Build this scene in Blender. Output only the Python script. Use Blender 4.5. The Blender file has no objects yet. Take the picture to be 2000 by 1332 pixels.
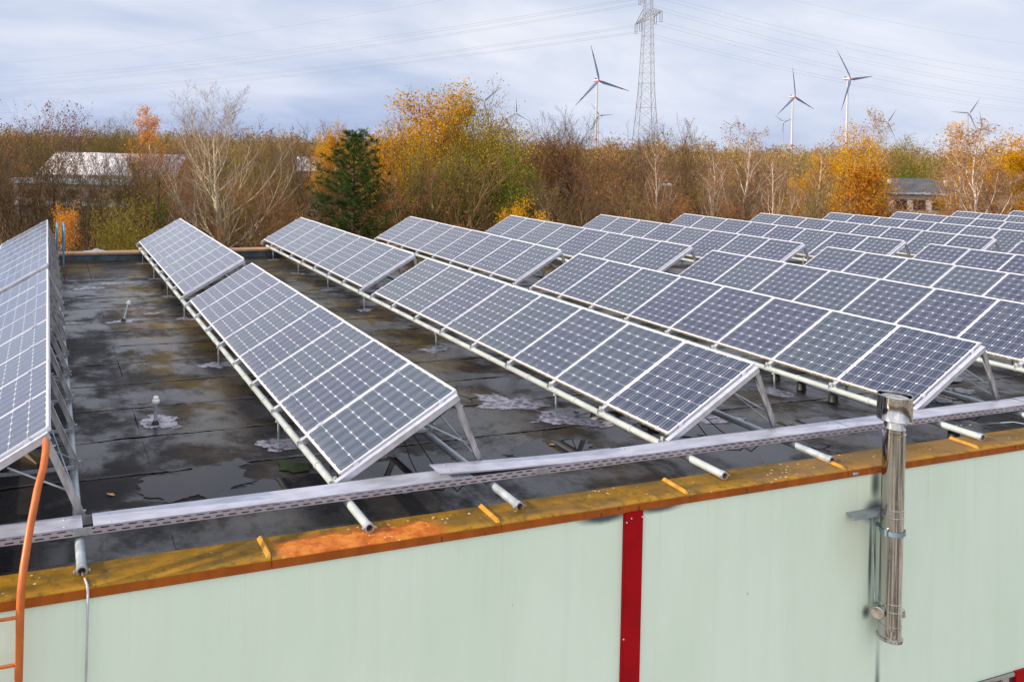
import bpy, math, random
import numpy as np
from mathutils import Vector, Matrix

# ------------------------------------------------------------------ camera, sky, sun, exposure
scn = bpy.context.scene
COL = scn.collection
CAM = Vector((-0.380, -6.743, 2.939)); YAW = 0.33982; ROLL = 0.02327; FPX = 1583.21; SX = -348.82; SY = -388.18
fw = Vector((math.sin(YAW), math.cos(YAW), 0)); rt0 = Vector((math.cos(YAW), -math.sin(YAW), 0)); up0 = Vector((0, 0, 1))
cr, sr = math.cos(ROLL), math.sin(ROLL)
rt = rt0*cr + up0*sr
up = up0*cr - rt0*sr
cam_d = bpy.data.cameras.new("camera"); cam = bpy.data.objects.new("camera", cam_d); COL.objects.link(cam)
cam.matrix_world = Matrix(((rt.x, up.x, -fw.x, CAM.x), (rt.y, up.y, -fw.y, CAM.y), (rt.z, up.z, -fw.z, CAM.z), (0, 0, 0, 1)))
cam_d.sensor_fit = 'HORIZONTAL'; cam_d.sensor_width = 36; cam_d.lens = FPX/2000*36
cam_d.shift_x = -SX/2000; cam_d.shift_y = SY/2000
cam_d.clip_start = 0.1; cam_d.clip_end = 9000
scn.camera = cam

SUN_EL = math.radians(21); SUN_VEC = Vector((-1.0, 0.10, 0)).normalized()*math.cos(SUN_EL) + Vector((0, 0, math.sin(SUN_EL)))
sun_d = bpy.data.lights.new("sun", 'SUN'); sun_d.energy = 5.0; sun_d.angle = math.radians(0.6); sun_d.color = (1.0, 0.86, 0.68)
sun = bpy.data.objects.new("sun", sun_d); COL.objects.link(sun)
sun.rotation_euler = SUN_VEC.to_track_quat('Z', 'Y').to_euler()

world = bpy.data.worlds.new("World"); scn.world = world; world.use_nodes = True
scn.view_settings.view_transform = 'Standard'; scn.view_settings.look = 'None'
scn.view_settings.exposure = 0.15; scn.view_settings.gamma = 1.0


class NT:
    """small node-tree writer"""
    def __init__(s, tree):
        s.t = tree; s.n = tree.nodes; s.l = tree.links
    def node(s, typ, **kw):
        n = s.n.new(typ)
        for k, v in kw.items(): setattr(n, k, v)
        return n
    def put(s, sock, v):
        if hasattr(v, 'is_output') or isinstance(v, bpy.types.NodeSocket): s.l.new(v, sock)
        elif isinstance(v, (tuple, list)) and sock.type == 'RGBA' and len(v) == 3: sock.default_value = (*v, 1)
        else: sock.default_value = v
    def m(s, op, a, b=0.0, c=None, clamp=False):
        n = s.node('ShaderNodeMath', operation=op, use_clamp=clamp)
        s.put(n.inputs[0], a); s.put(n.inputs[1], b)
        if c is not None: s.put(n.inputs[2], c)
        return n.outputs[0]
    def rng(s, v, a, b, c=0.0, d=1.0, smooth=True):
        n = s.node('ShaderNodeMapRange', interpolation_type='SMOOTHSTEP' if smooth else 'LINEAR')
        s.put(n.inputs[0], v)
        for i, x in enumerate((a, b, c, d)): s.put(n.inputs[1+i], x)
        return n.outputs[0]
    def mix(s, f, a, b, blend='MIX'):
        n = s.node('ShaderNodeMix', data_type='RGBA', blend_type=blend)
        s.put(n.inputs[0], f); s.put(n.inputs[6], a); s.put(n.inputs[7], b)
        return n.outputs[2]
    def noise(s, vec, scale=5, detail=4, rough=0.55, out=0, dist=0.0):
        n = s.node('ShaderNodeTexNoise'); s.put(n.inputs['Vector'], vec)
        n.inputs['Scale'].default_value = scale; n.inputs['Detail'].default_value = detail
        n.inputs['Roughness'].default_value = rough; n.inputs['Distortion'].default_value = dist
        return n.outputs[out]
    def vor(s, vec, scale=5, feature='F1', rand=1.0):
        n = s.node('ShaderNodeTexVoronoi', feature=feature); s.put(n.inputs['Vector'], vec)
        n.inputs['Scale'].default_value = scale; n.inputs['Randomness'].default_value = rand
        return n.outputs[0]
    def xyz(s, vec):
        n = s.node('ShaderNodeSeparateXYZ'); s.put(n.inputs[0], vec); return n.outputs
    def vec(s, x, y, z):
        n = s.node('ShaderNodeCombineXYZ')
        for i, v in enumerate((x, y, z)): s.put(n.inputs[i], v)
        return n.outputs[0]
    def scale(s, vec, k):
        n = s.node('ShaderNodeVectorMath', operation='MULTIPLY'); s.put(n.inputs[0], vec); n.inputs[1].default_value = k
        return n.outputs[0]
    def coord(s, which='Object'): return s.node('ShaderNodeTexCoord').outputs[which]
    def ramp(s, f, stops):
        n = s.node('ShaderNodeValToRGB'); s.put(n.inputs[0], f); e = n.color_ramp.elements
        while len(e) < len(stops): e.new(0.5)
        for i, (p, c) in enumerate(stops): e[i].position = p; e[i].color = (*c, 1)
        return n.outputs[0]


# sky: Nishita daylight seen through broad thin cloud layers
W = NT(world.node_tree)
for n in list(W.n): W.n.remove(n)
sky = W.node('ShaderNodeTexSky', sky_type='NISHITA', sun_disc=False)
sky.sun_elevation = SUN_EL; sky.sun_rotation = math.atan2(SUN_VEC.x, SUN_VEC.y); sky.altitude = 60; sky.air_density = 1.0; sky.dust_density = 0.6; sky.ozone_density = 1.5
gen = W.coord('Generated')
sx, sy, sz = W.xyz(gen)
elev = W.m('MAXIMUM', sz, 0.0)
den = W.m('ADD', elev, 0.34)
flat = W.vec(W.m('DIVIDE', sx, den), W.m('DIVIDE', sy, den), 0.0)          # clouds lie in a flat layer
n1 = W.noise(W.scale(flat, (0.75, 1.0, 1)), 1.15, 5, 0.52, dist=0.5)
n2 = W.noise(W.scale(flat, (0.7, 1.1, 1)), 4.0, 6, 0.55, dist=0.9)
cl = W.m('ADD', W.m('MULTIPLY', n1, 0.82), W.m('MULTIPLY', n2, 0.20))
hz = W.rng(elev, 0.0, 0.17)
side = W.rng(W.m('ADD', W.m('MULTIPLY', sx, 0.85), W.m('MULTIPLY', sy, 0.25)), 0.0, 1.05)
lift = W.m('ADD', W.m('MULTIPLY', hz, 0.30), W.m('MULTIPLY', side, 0.16))
f = W.m('ADD', W.m('MULTIPLY', W.m('SUBTRACT', cl, 0.50), 1.6), lift)
ccol = W.ramp(W.m('ADD', f, 0.28), [(0.0, (2.9, 4.1, 7.0)), (0.28, (4.1, 5.0, 7.5)), (0.50, (6.0, 6.6, 8.2)), (0.72, (7.6, 7.9, 8.8)), (1.0, (9.0, 9.0, 9.3))])
W.n.active = None
fac = W.rng(cl, 0.30, 0.62, 0.82, 0.97)
# unseen brightening added behind the camera's left shoulder, lifting wall and shaded parts
fill_glow = W.rng(W.m('ADD', W.m('ADD', W.m('MULTIPLY', sx, -0.72), W.m('MULTIPLY', sy, -0.62)), W.m('MULTIPLY', sz, 0.3)), 0.0, 0.95, 1.0, 2.1)
warm = W.mix(W.rng(fill_glow, 1.0, 2.2), (1, 1, 1), (1.0, 0.93, 0.80))
ccol = W.mix(1.0, W.mix(1.0, ccol, W.vec(fill_glow, fill_glow, fill_glow), 'MULTIPLY'), warm, 'MULTIPLY')
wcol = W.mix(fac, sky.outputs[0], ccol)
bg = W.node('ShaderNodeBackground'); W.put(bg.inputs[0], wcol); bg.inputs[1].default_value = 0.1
wo = W.node('ShaderNodeOutputWorld'); W.l.new(bg.outputs[0], wo.inputs[0])


# ------------------------------------------------------------------ helpers
def tag(o, label=None, cat=None, group=None, kind=None):
    if label: o['label'] = label
    if cat: o['category'] = cat
    if group: o['group'] = group
    if kind: o['kind'] = kind
    return o

def empty(name, loc=(0, 0, 0), rot=(0, 0, 0), label=None, cat=None, group=None):
    o = bpy.data.objects.new(name, None); COL.objects.link(o); o.location = loc; o.rotation_euler = rot
    o.empty_display_size = 0.2
    return tag(o, label, cat, group)

def link(name, me, parent=None, mat=None):
    if mat is not None:
        me.materials.clear(); me.materials.append(mat)
    o = bpy.data.objects.new(name, me); COL.objects.link(o)
    if parent is not None: o.parent = parent
    return o

def dup(o, parent=None):
    c = o.copy(); COL.objects.link(c); c.parent = parent
    for ch in list(o.children): dup(ch, c)
    return c

class MB:
    """collects simple shapes, builds ONE mesh object"""
    def __init__(s): s.v = []; s.f = []; s.sm = []
    def add(s, vs, fs, smooth=False):
        k = len(s.v); s.v += [tuple(p) for p in vs]; s.f += [tuple(i+k for i in q) for q in fs]; s.sm += [smooth]*len(fs)
        return s
    def box(s, a, b, M=None):
        x0, y0, z0 = a; x1, y1, z1 = b
        vs = [Vector(p) for p in ((x0,y0,z0),(x1,y0,z0),(x1,y1,z0),(x0,y1,z0),(x0,y0,z1),(x1,y0,z1),(x1,y1,z1),(x0,y1,z1))]
        if M is not None: vs = [M @ p for p in vs]
        return s.add(vs, [(0,3,2,1),(4,5,6,7),(0,1,5,4),(1,2,6,5),(2,3,7,6),(3,0,4,7)])
    def bevbox(s, a, b, r, M=None):
        import bmesh
        bm = bmesh.new(); bmesh.ops.create_cube(bm, size=1)
        for v in bm.verts: v.co = Vector([(a[i]+b[i])/2 + v.co[i]*(b[i]-a[i]) for i in range(3)])
        bmesh.ops.bevel(bm, geom=bm.edges[:], offset=r, segments=2, affect='EDGES')
        bm.verts.index_update()
        vs = [(M @ v.co if M is not None else v.co.copy()) for v in bm.verts]; fs = [[v.index for v in q.verts] for q in bm.faces]; bm.free()
        return s.add(vs, fs)
    def bar(s, p, q, w, h, upv=(0, 0, 1)):
        p, q = Vector(p), Vector(q); d = (q-p).normalized(); u = Vector(upv); x = d.cross(u).normalized(); u = x.cross(d)
        vs = [e + x*a*w/2 + u*b*h/2 for e in (p, q) for a, b in ((-1,-1),(1,-1),(1,1),(-1,1))]
        return s.add(vs, [(0,1,2,3),(7,6,5,4),(0,4,5,1),(1,5,6,2),(2,6,7,3),(3,7,4,0)])
    def tube(s, pts, r, k=10, caps=True):
        pts = [Vector(p) for p in pts]; rs = r if isinstance(r, (list, tuple)) else [r]*len(pts)
        x = None; vs = []
        for i, p in enumerate(pts):
            d = (pts[min(i+1, len(pts)-1)] - pts[max(i-1, 0)]).normalized()
            if x is None: x = d.orthogonal().normalized()
            x = (x - d*x.dot(d)).normalized(); y = d.cross(x)
            vs += [p + (x*math.cos(2*math.pi*j/k) + y*math.sin(2*math.pi*j/k))*rs[i] for j in range(k)]
        fs = [(i*k+j, i*k+(j+1) % k, (i+1)*k+(j+1) % k, (i+1)*k+j) for i in range(len(pts)-1) for j in range(k)]
        s.add(vs, fs, True)
        if caps:
            n = len(pts)
            s.add(vs[:k], [tuple(range(k-1, -1, -1))]); s.add(vs[(n-1)*k:], [tuple(range(k))])
        return s
    def lathe(s, prof, c=(0, 0, 0), k=32, M=None):
        """profile of (r, z) turned about z"""
        c = Vector(c); vs = []
        if len(prof) > 2:
            run = [prof[0], prof[1]]
            for i in range(1, len(prof)-1):
                a = Vector((prof[i][0]-prof[i-1][0], prof[i][1]-prof[i-1][1])); b = Vector((prof[i+1][0]-prof[i][0], prof[i+1][1]-prof[i][1]))
                if a.length > 1e-9 and b.length > 1e-9 and a.angle(b) > 0.5:
                    s.lathe(run, c, k, M) if len(run) == 2 else s._strip(run, c, k, M); run = [prof[i]]
                run.append(prof[i+1])
            s.lathe(run, c, k, M) if len(run) == 2 else s._strip(run, c, k, M)
            return s
        return s._strip(prof, c, k, M)
    def _strip(s, prof, c, k, M):
        vs = []
        for r, z in prof: vs += [Vector((r*math.cos(2*math.pi*j/k), r*math.sin(2*math.pi*j/k), z)) for j in range(k)]
        vs = [c + (M @ p if M is not None else p) for p in vs]
        fs = [(i*k+j, i*k+(j+1) % k, (i+1)*k+(j+1) % k, (i+1)*k+j) for i in range(len(prof)-1) for j in range(k)]
        return s.add(vs, fs, True)
    def mesh(s, name):
        me = bpy.data.meshes.new(name); me.from_pydata(s.v, [], s.f); me.polygons.foreach_set('use_smooth', s.sm); me.update()
        return me
    def build(s, name, mat, parent=None): return link(name, s.mesh(name), parent, mat)

def bevel_mod(o, w=0.003, seg=2, ang=35):
    m = o.modifiers.new('bevel', 'BEVEL'); m.width = w; m.segments = seg; m.limit_method = 'ANGLE'; m.angle_limit = math.radians(ang)

def quad_mesh(name, verts, quads, smooth=True):
    me = bpy.data.meshes.new(name); n = len(verts); m = len(quads)
    me.vertices.add(n); me.vertices.foreach_set('co', np.asarray(verts, np.float32).ravel())
    me.loops.add(4*m); me.loops.foreach_set('vertex_index', np.asarray(quads, np.int32).ravel())
    me.polygons.add(m); me.polygons.foreach_set('loop_start', np.arange(0, 4*m, 4, dtype=np.int32))
    me.polygons.foreach_set('loop_total', np.full(m, 4, np.int32))
    me.polygons.foreach_set('use_smooth', np.full(m, smooth, bool))
    me.update(calc_edges=True); return me

def ray(u, v): return fw + rt*((u-1000-SX)/FPX) + up*((666+SY-v)/FPX)
GROUND = -7.0
def on_ground(u, D):
    """ground point in the direction of photo column u, D metres ahead"""
    d = ray(u, 666+SY); return Vector((CAM.x + d.x*D, CAM.y + d.y*D, GROUND))
def height_at(u, v, D): return CAM.z + ray(u, v).z*D
def at(u, v, D): return CAM + ray(u, v)*D

# ------------------------------------------------------------------ materials
def new_mat(name):
    m = bpy.data.materials.new(name); m.use_nodes = True; t = NT(m.node_tree)
    b = t.n['Principled BSDF']; return m, t, b
def setp(t, b, **kw):
    for k, v in kw.items(): t.put(b.inputs[k.replace('_', ' ')], v)

def simple(name, col, rough=0.5, metal=0.0, var=0.12, scale=6.0, spec=0.5, bump=0.0, bscale=40, streak=None):
    m, t, b = new_mat(name); co = t.coord()
    n = t.noise(co if streak is None else t.scale(co, streak), scale, 6, 0.62)
    d = tuple(c*(1-var*1.6) for c in col); l = tuple(min(1, c*(1+var)) for c in col)
    setp(t, b, Base_Color=t.mix(t.rng(n, 0.3, 0.7), d, l), Metallic=metal, Specular_IOR_Level=spec)
    setp(t, b, Roughness=t.rng(n, 0.25, 0.75, max(0.02, rough-0.1), min(1, rough+0.12)))
    if bump:
        bn = t.node('ShaderNodeBump'); bn.inputs['Strength'].default_value = bump; bn.inputs['Distance'].default_value = 0.01
        t.put(bn.inputs['Height'], t.noise(co, bscale, 4)); t.put(b.inputs['Normal'], bn.outputs[0])
    return m

M_alu = simple('anodised aluminium', (0.62, 0.63, 0.70), 0.38, 0.55, 0.08, 9)
M_alu_old = simple('weathered aluminium', (0.46, 0.45, 0.46), 0.5, 0.45, 0.22, 14, streak=(1, 1, .3))
M_galv = simple('galvanised steel pipe', (0.40, 0.45, 0.49), 0.42, 0.35, 0.14, 8)
M_galv_pale = simple('pale painted pipe', (0.40, 0.44, 0.44), 0.5, 0.1, 0.10, 5)
M_dark = simple('pipe bore', (0.03, 0.025, 0.02), 0.8)
M_rustring = simple('rusty rim', (0.30, 0.12, 0.05), 0.7)
M_tray = simple('sheet steel tray cover', (0.50, 0.51, 0.60), 0.36, 0.35, 0.14, 3.0, streak=(1, 2.5, 1))
M_black = simple('black rubber', (0.012, 0.012, 0.014), 0.6)
M_white = simple('white plastic', (0.78, 0.78, 0.76), 0.45)
M_bluepipe = simple('blue painted steel', (0.10, 0.27, 0.42), 0.45, 0.1, 0.2, 6)
def worn_orange():
    m, t, b = new_mat('worn orange enamel'); co = t.coord(); n = t.noise(co, 7, 6, 0.65); n2 = t.noise(co, 38, 5, 0.72)
    c = t.mix(t.rng(n, .3, .7), (0.42, 0.095, 0.015), (0.56, 0.145, 0.020)); chip = t.m('MULTIPLY', t.rng(n2, .60, .66), t.rng(n, .42, .6))
    setp(t, b, Base_Color=t.mix(chip, c, (0.10, 0.035, 0.018)), Roughness=t.rng(n, .3, .7, .34, .55)); return m
M_orange = worn_orange()
M_red = simple('red coated sheet', (0.36, 0.0015, 0.006), 0.5, 0.0, 0.10, 3, spec=0.12)
M_flash = simple('seam flange paint', (0.46, 0.21, 0.015), 0.45, 0.0, 0.2, 12)

# --- solar cell sheet: 6 x 8 pseudo-square cells with two bus bars, under glass
def cell_material():
    m, t, b = new_mat('mono solar cells under glass'); co = t.coord(); x, y, z = t.xyz(co)
    oi = t.node('ShaderNodeObjectInfo'); rnd = oi.outputs['Random']
    p = 0.1595
    u = t.m('DIVIDE', t.m('SUBTRACT', x, 0.022), p); v = t.m('DIVIDE', t.m('SUBTRACT', y, 0.0165), p)
    inside = t.m('MULTIPLY', t.m('MULTIPLY', t.m('GREATER_THAN', u, 0.0), t.m('LESS_THAN', u, 8.0)),
                 t.m('MULTIPLY', t.m('GREATER_THAN', v, 0.0), t.m('LESS_THAN', v, 6.0)))
    fu = t.m('FRACT', u); fv = t.m('FRACT', v)
    du = t.m('ABSOLUTE', t.m('SUBTRACT', fu, 0.5)); dv = t.m('ABSOLUTE', t.m('SUBTRACT', fv, 0.5))
    sq = t.m('MULTIPLY', t.m('LESS_THAN', du, 0.4935), t.m('LESS_THAN', dv, 0.4935))
    cham = t.m('LESS_THAN', t.m('ADD', du, dv), 0.905)
    cell = t.m('MULTIPLY', inside, t.m('MULTIPLY', sq, cham))
    bus = t.m('LESS_THAN', t.m('ABSOLUTE', t.m('SUBTRACT', dv, 0.265)), 0.0065)
    cid = t.vec(t.m('FLOOR', u), t.m('FLOOR', v), t.m('MULTIPLY', rnd, 57))
    wn = t.node('ShaderNodeTexWhiteNoise'); t.put(wn.inputs['Vector'], cid)
    base = t.mix(wn.outputs[0], (0.010, 0.019, 0.060), (0.024, 0.030, 0.076))
    base = t.mix(t.m('MULTIPLY', rnd, 0.8), base, (0.026, 0.046, 0.072))
    base = t.mix(bus, base, (0.50, 0.50, 0.56))
    colr = t.mix(cell, (0.80, 0.80, 0.84), base)
    dust = t.noise(t.vec(x, y, t.m('MULTIPLY', rnd, 31)), 5.0, 6, 0.65)
    low = t.rng(x, 0.12, 0.0)
    dst = t.m('ADD', t.rng(dust, 0.35, 0.8, 0.0, 0.05), t.m('MULTIPLY', low, 0.12))
    colr = t.mix(dst, colr, (0.34, 0.30, 0.30))
    pv = t.vec(x, y, t.m('MULTIPLY', rnd, 77)); drop = t.m('MULTIPLY', t.m('LESS_THAN', t.vor(pv, 6.0), 0.055), t.m('GREATER_THAN', t.noise(pv, 1.3, 2), 0.56))
    colr = t.mix(t.m('MULTIPLY', drop, 0.85), colr, (0.66, 0.63, 0.56))
    run = t.rng(t.noise(t.vec(t.m('MULTIPLY', x, 0.6), t.m('MULTIPLY', y, 9), t.m('MULTIPLY', rnd, 19)), 2.5, 4, 0.6), 0.55, 0.8, 0, 0.10)
    colr = t.mix(run, colr, (0.40, 0.37, 0.34))
    setp(t, b, Base_Color=colr, Roughness=0.28, IOR=1.5, Specular_IOR_Level=0.15)
    setp(t, b, Coat_Weight=1.0, Coat_Roughness=t.rng(dust, 0.3, 0.7, 0.05, 0.16), Coat_IOR=1.56)
    setp(t, b, Sheen_Weight=0.36, Sheen_Roughness=0.16, Sheen_Tint=(0.70, 0.80, 1.0))
    return m
M_cells = cell_material()
M_frame = simple('bright aluminium frame', (0.78, 0.78, 0.84), 0.34, 0.25, 0.06, 7)
def frame_low_material():
    m, t, b = new_mat('module frame aluminium'); co = t.coord(); x, y, z = t.xyz(co)
    n = t.noise(co, 30, 5, 0.7)
    g = t.m('MULTIPLY', t.rng(x, 0.012, 0.002), t.rng(n, 0.25, 0.55))          # algae on the drip edge
    g = t.m('MULTIPLY', g, t.rng(z, -0.006, -0.012))
    setp(t, b, Base_Color=t.mix(g, (0.76, 0.76, 0.82), (0.16, 0.115, 0.012)), Roughness=0.36, Metallic=t.m('MULTIPLY', t.m('SUBTRACT', 1.0, g), 0.25))
    return m
M_frame = frame_low_material()

# --- bitumen roof
def roof_material():
    m, t, b = new_mat('old wet bitumen felt'); co = t.coord(); x, y, z = t.xyz(co)
    big = t.noise(co, 0.45, 5, 0.6); mid = t.noise(co, 2.2, 6, 0.65); fine = t.noise(co, 60, 4, 0.7); str_ = t.noise(t.scale(co, (0.8, 2.2, 1)), 1.9, 6, 0.66)
    c = t.mix(t.rng(mid, 0.3, 0.7), (0.008, 0.007, 0.008), (0.026, 0.021, 0.020))
    c = t.mix(t.rng(str_, 0.55, 0.8, 0, 0.35), c, (0.085, 0.075, 0.085))
    c = t.mix(t.rng(fine, 0.50, 0.8, 0, 0.40), c, (0.10, 0.09, 0.085))
    # ochre moss film in the strips that stay wet under the racks and along the back
    strip = t.m('ABSOLUTE', t.m('SUBTRACT', t.m('FRACT', t.m('DIVIDE', t.m('SUBTRACT', x, 0.3), 3.62)), 0.42))
    mo = t.m('MULTIPLY', t.rng(strip, 0.34, 0.08), t.rng(y, 1.6, 6.0, 0.25, 1.0))
    mo = t.m('MAXIMUM', mo, t.m('MULTIPLY', t.rng(y, 12.6, 15.0), 0.9))
    mo = t.m('MAXIMUM', mo, t.m('MULTIPLY', t.rng(y, 0.1, -0.4), 0.35))
    mn = t.rng(t.noise(co, 0.95, 8, 0.70), 0.38, 0.62)
    mo = t.m('MULTIPLY', mo, mn)
    c = t.mix(t.m('MULTIPLY', mo, 0.85), c, t.mix(mid, (0.070, 0.050, 0.004), (0.27, 0.150, 0.006)))
    # felt laps: dark cracked seams along x, every metre or so
    wob = t.m('MULTIPLY', t.m('SUBTRACT', t.noise(co, 0.7, 5, 0.62), 0.5), 0.20)
    sy_ = t.m('DIVIDE', t.m('ADD', y, wob), 1.04)
    ds = t.m('ABSOLUTE', t.m('SUBTRACT', t.m('FRACT', sy_), 0.5))
    wid = t.rng(t.noise(co, 3.1, 4, 0.7), 0.38, 0.72, 0.007, 0.030)
    seam = t.m('LESS_THAN', ds, wid)
    lip = t.m('MULTIPLY', t.rng(ds, 0.075, 0.02), t.m('GREATER_THAN', t.m('FRACT', sy_), 0.5))
    c = t.mix(t.m('MULTIPLY', lip, 0.35), c, (0.13, 0.12, 0.13))
    cr1 = t.node('ShaderNodeTexVoronoi', feature='DISTANCE_TO_EDGE'); t.put(cr1.inputs['Vector'], t.mix(0.12, co, t.noise(co, 6, 3, 0.6, out=1))); cr1.inputs['Scale'].default_value = 0.9
    crack = t.m('MULTIPLY', t.m('LESS_THAN', cr1.outputs[0], 0.010), t.rng(big, 0.50, 0.66))
    xs_ = t.m('DIVIDE', t.m('ADD', t.m('ADD', x, 0.75), t.m('MULTIPLY', wob, 0.3)), 2.9)
    dxs = t.m('ABSOLUTE', t.m('SUBTRACT', t.m('FRACT', xs_), 0.5))
    seam2 = t.m('MULTIPLY', t.m('LESS_THAN', dxs, 0.002), t.rng(t.noise(co, 0.5, 3), 0.45, 0.55))
    c = t.mix(t.m('MULTIPLY', t.rng(dxs, 0.035, 0.01), 0.25), c, (0.11, 0.10, 0.11))
    dk = t.m('MAXIMUM', t.m('MAXIMUM', seam, seam2), crack)
    c = t.mix(dk, c, (0.006, 0.005, 0.005))
    # wetness
    wet = t.rng(t.m('ADD', t.m('MULTIPLY', t.noise(co, 0.8, 7, 0.64, dist=0.3), 0.72), t.m('MULTIPLY', t.noise(t.scale(co, (1, 0.8, 1)), 4.0, 7, 0.72), 0.28)), 0.40, 0.60)
    wet = t.m('MULTIPLY', wet, t.rng(y, 15.0, 12.0, 0.35, 1.0))
    c = t.mix(t.m('MULTIPLY', wet, 0.45), c, t.mix(0.65, c, (0.008, 0.007, 0.012)))
    rg = t.m('ADD', t.rng(wet, 0, 1, 0.66, 0.24), t.m('MULTIPLY', t.m('SUBTRACT', fine, 0.5), 0.25))
    setp(t, b, Base_Color=c, Roughness=rg, IOR=1.5, Specular_IOR_Level=t.m('MULTIPLY', t.m('SUBTRACT', 1.0, dk), t.rng(wet, 0, 1, 0.22, 0.62)))
    bn = t.node('ShaderNodeBump'); bn.inputs['Strength'].default_value = 0.5; bn.inputs['Distance'].default_value = 0.012
    h = t.m('ADD', t.m('MULTIPLY', fine, t.rng(wet, 0, 1, 0.5, 0.10)), t.m('ADD', t.m('MULTIPLY', lip, 0.9), t.m('MULTIPLY', mid, 0.9)))
    h = t.m('SUBTRACT', h, t.m('MULTIPLY', dk, 1.2))
    t.put(bn.inputs['Height'], h); t.put(b.inputs['Normal'], bn.outputs[0])
    return m
M_roof = roof_material()

def coping_material():
    m, t, b = new_mat('mossy painted coping sheet'); co = t.coord('Object'); x, y, z = t.xyz(co)
    n = t.noise(t.scale(co, (0.8, 2.0, 1)), 2.6, 6, 0.62); n2 = t.noise(co, 9, 6, 0.7)
    top = t.mix(t.rng(n, 0.3, 0.7), (0.095, 0.055, 0.004), (0.28, 0.140, 0.004))
    top = t.mix(t.rng(y, -0.80, -0.92, 0, 0.5), top, (0.50, 0.25, 0.02))
    top = t.mix(t.rng(n2, 0.46, 0.66, 0, 0.75), top, (0.085, 0.055, 0.010))
    top = t.mix(t.rng(t.noise(t.scale(co, (0.35, 1, 1)), 1.7, 3), 0.5, 0.62, 0, 0.55), top, (0.20, 0.115, 0.05))
    # weathered bare patch with a ragged dark rim on one sheet
    edge = t.m('ADD', y, t.m('MULTIPLY', t.m('SUBTRACT', t.noise(co, 3.4, 6, 0.7), 0.5), 0.42))
    inx = t.m('MULTIPLY', t.rng(t.m('ADD', x, t.m('MULTIPLY', n2, 0.2)), 1.38, 1.52), t.rng(t.m('ADD', x, t.m('MULTIPLY', n2, 0.3)), 2.95, 2.72))
    bare = t.m('MULTIPLY', t.rng(edge, -0.715, -0.74), inx)
    rim = t.m('MULTIPLY', t.rng(edge, -0.675, -0.71), inx)
    top = t.mix(t.m('MULTIPLY', rim, 0.8), top, (0.30, 0.075, 0.012))
    top = t.mix(bare, top, t.mix(t.rng(n2, 0.35, 0.65), (0.38, 0.085, 0.010), (0.58, 0.20, 0.030)))
    spot = t.m('MULTIPLY', t.m('LESS_THAN', t.vor(co, 17), 0.19), t.rng(t.noise(co, 1.9, 3), 0.50, 0.60))
    spot = t.m('MULTIPLY', spot, t.rng(n2, 0.42, 0.5))
    top = t.mix(t.m('MULTIPLY', spot, 0.8), top, (0.62, 0.52, 0.30))
    face = t.mix(t.rng(t.noise(t.scale(co, (4, 1, 0.5)), 2, 5), 0.35, 0.7), (0.29, 0.070, 0.009), (0.38, 0.098, 0.012))
    face = t.mix(t.m('MULTIPLY', t.m('LESS_THAN', t.vor(t.scale(co, (1, 1, 0.5)), 9), 0.13), 0.8), face, (0.12, 0.045, 0.02))
    ge = t.node('ShaderNodeNewGeometry'); nz = t.xyz(ge.outputs['Normal'])[2]
    setp(t, b, Base_Color=t.mix(t.rng(nz, 0.3, 0.7), face, top), Roughness=t.rng(n, 0.3, 0.7, 0.42, 0.7), Specular_IOR_Level=0.18)
    bn = t.node('ShaderNodeBump'); bn.inputs['Strength'].default_value = 0.25; bn.inputs['Distance'].default_value = 0.01
    t.put(bn.inputs['Height'], t.noise(co, 35, 5, 0.7)); t.put(b.inputs['Normal'], bn.outputs[0])
    return m
M_coping = coping_material()

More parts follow.
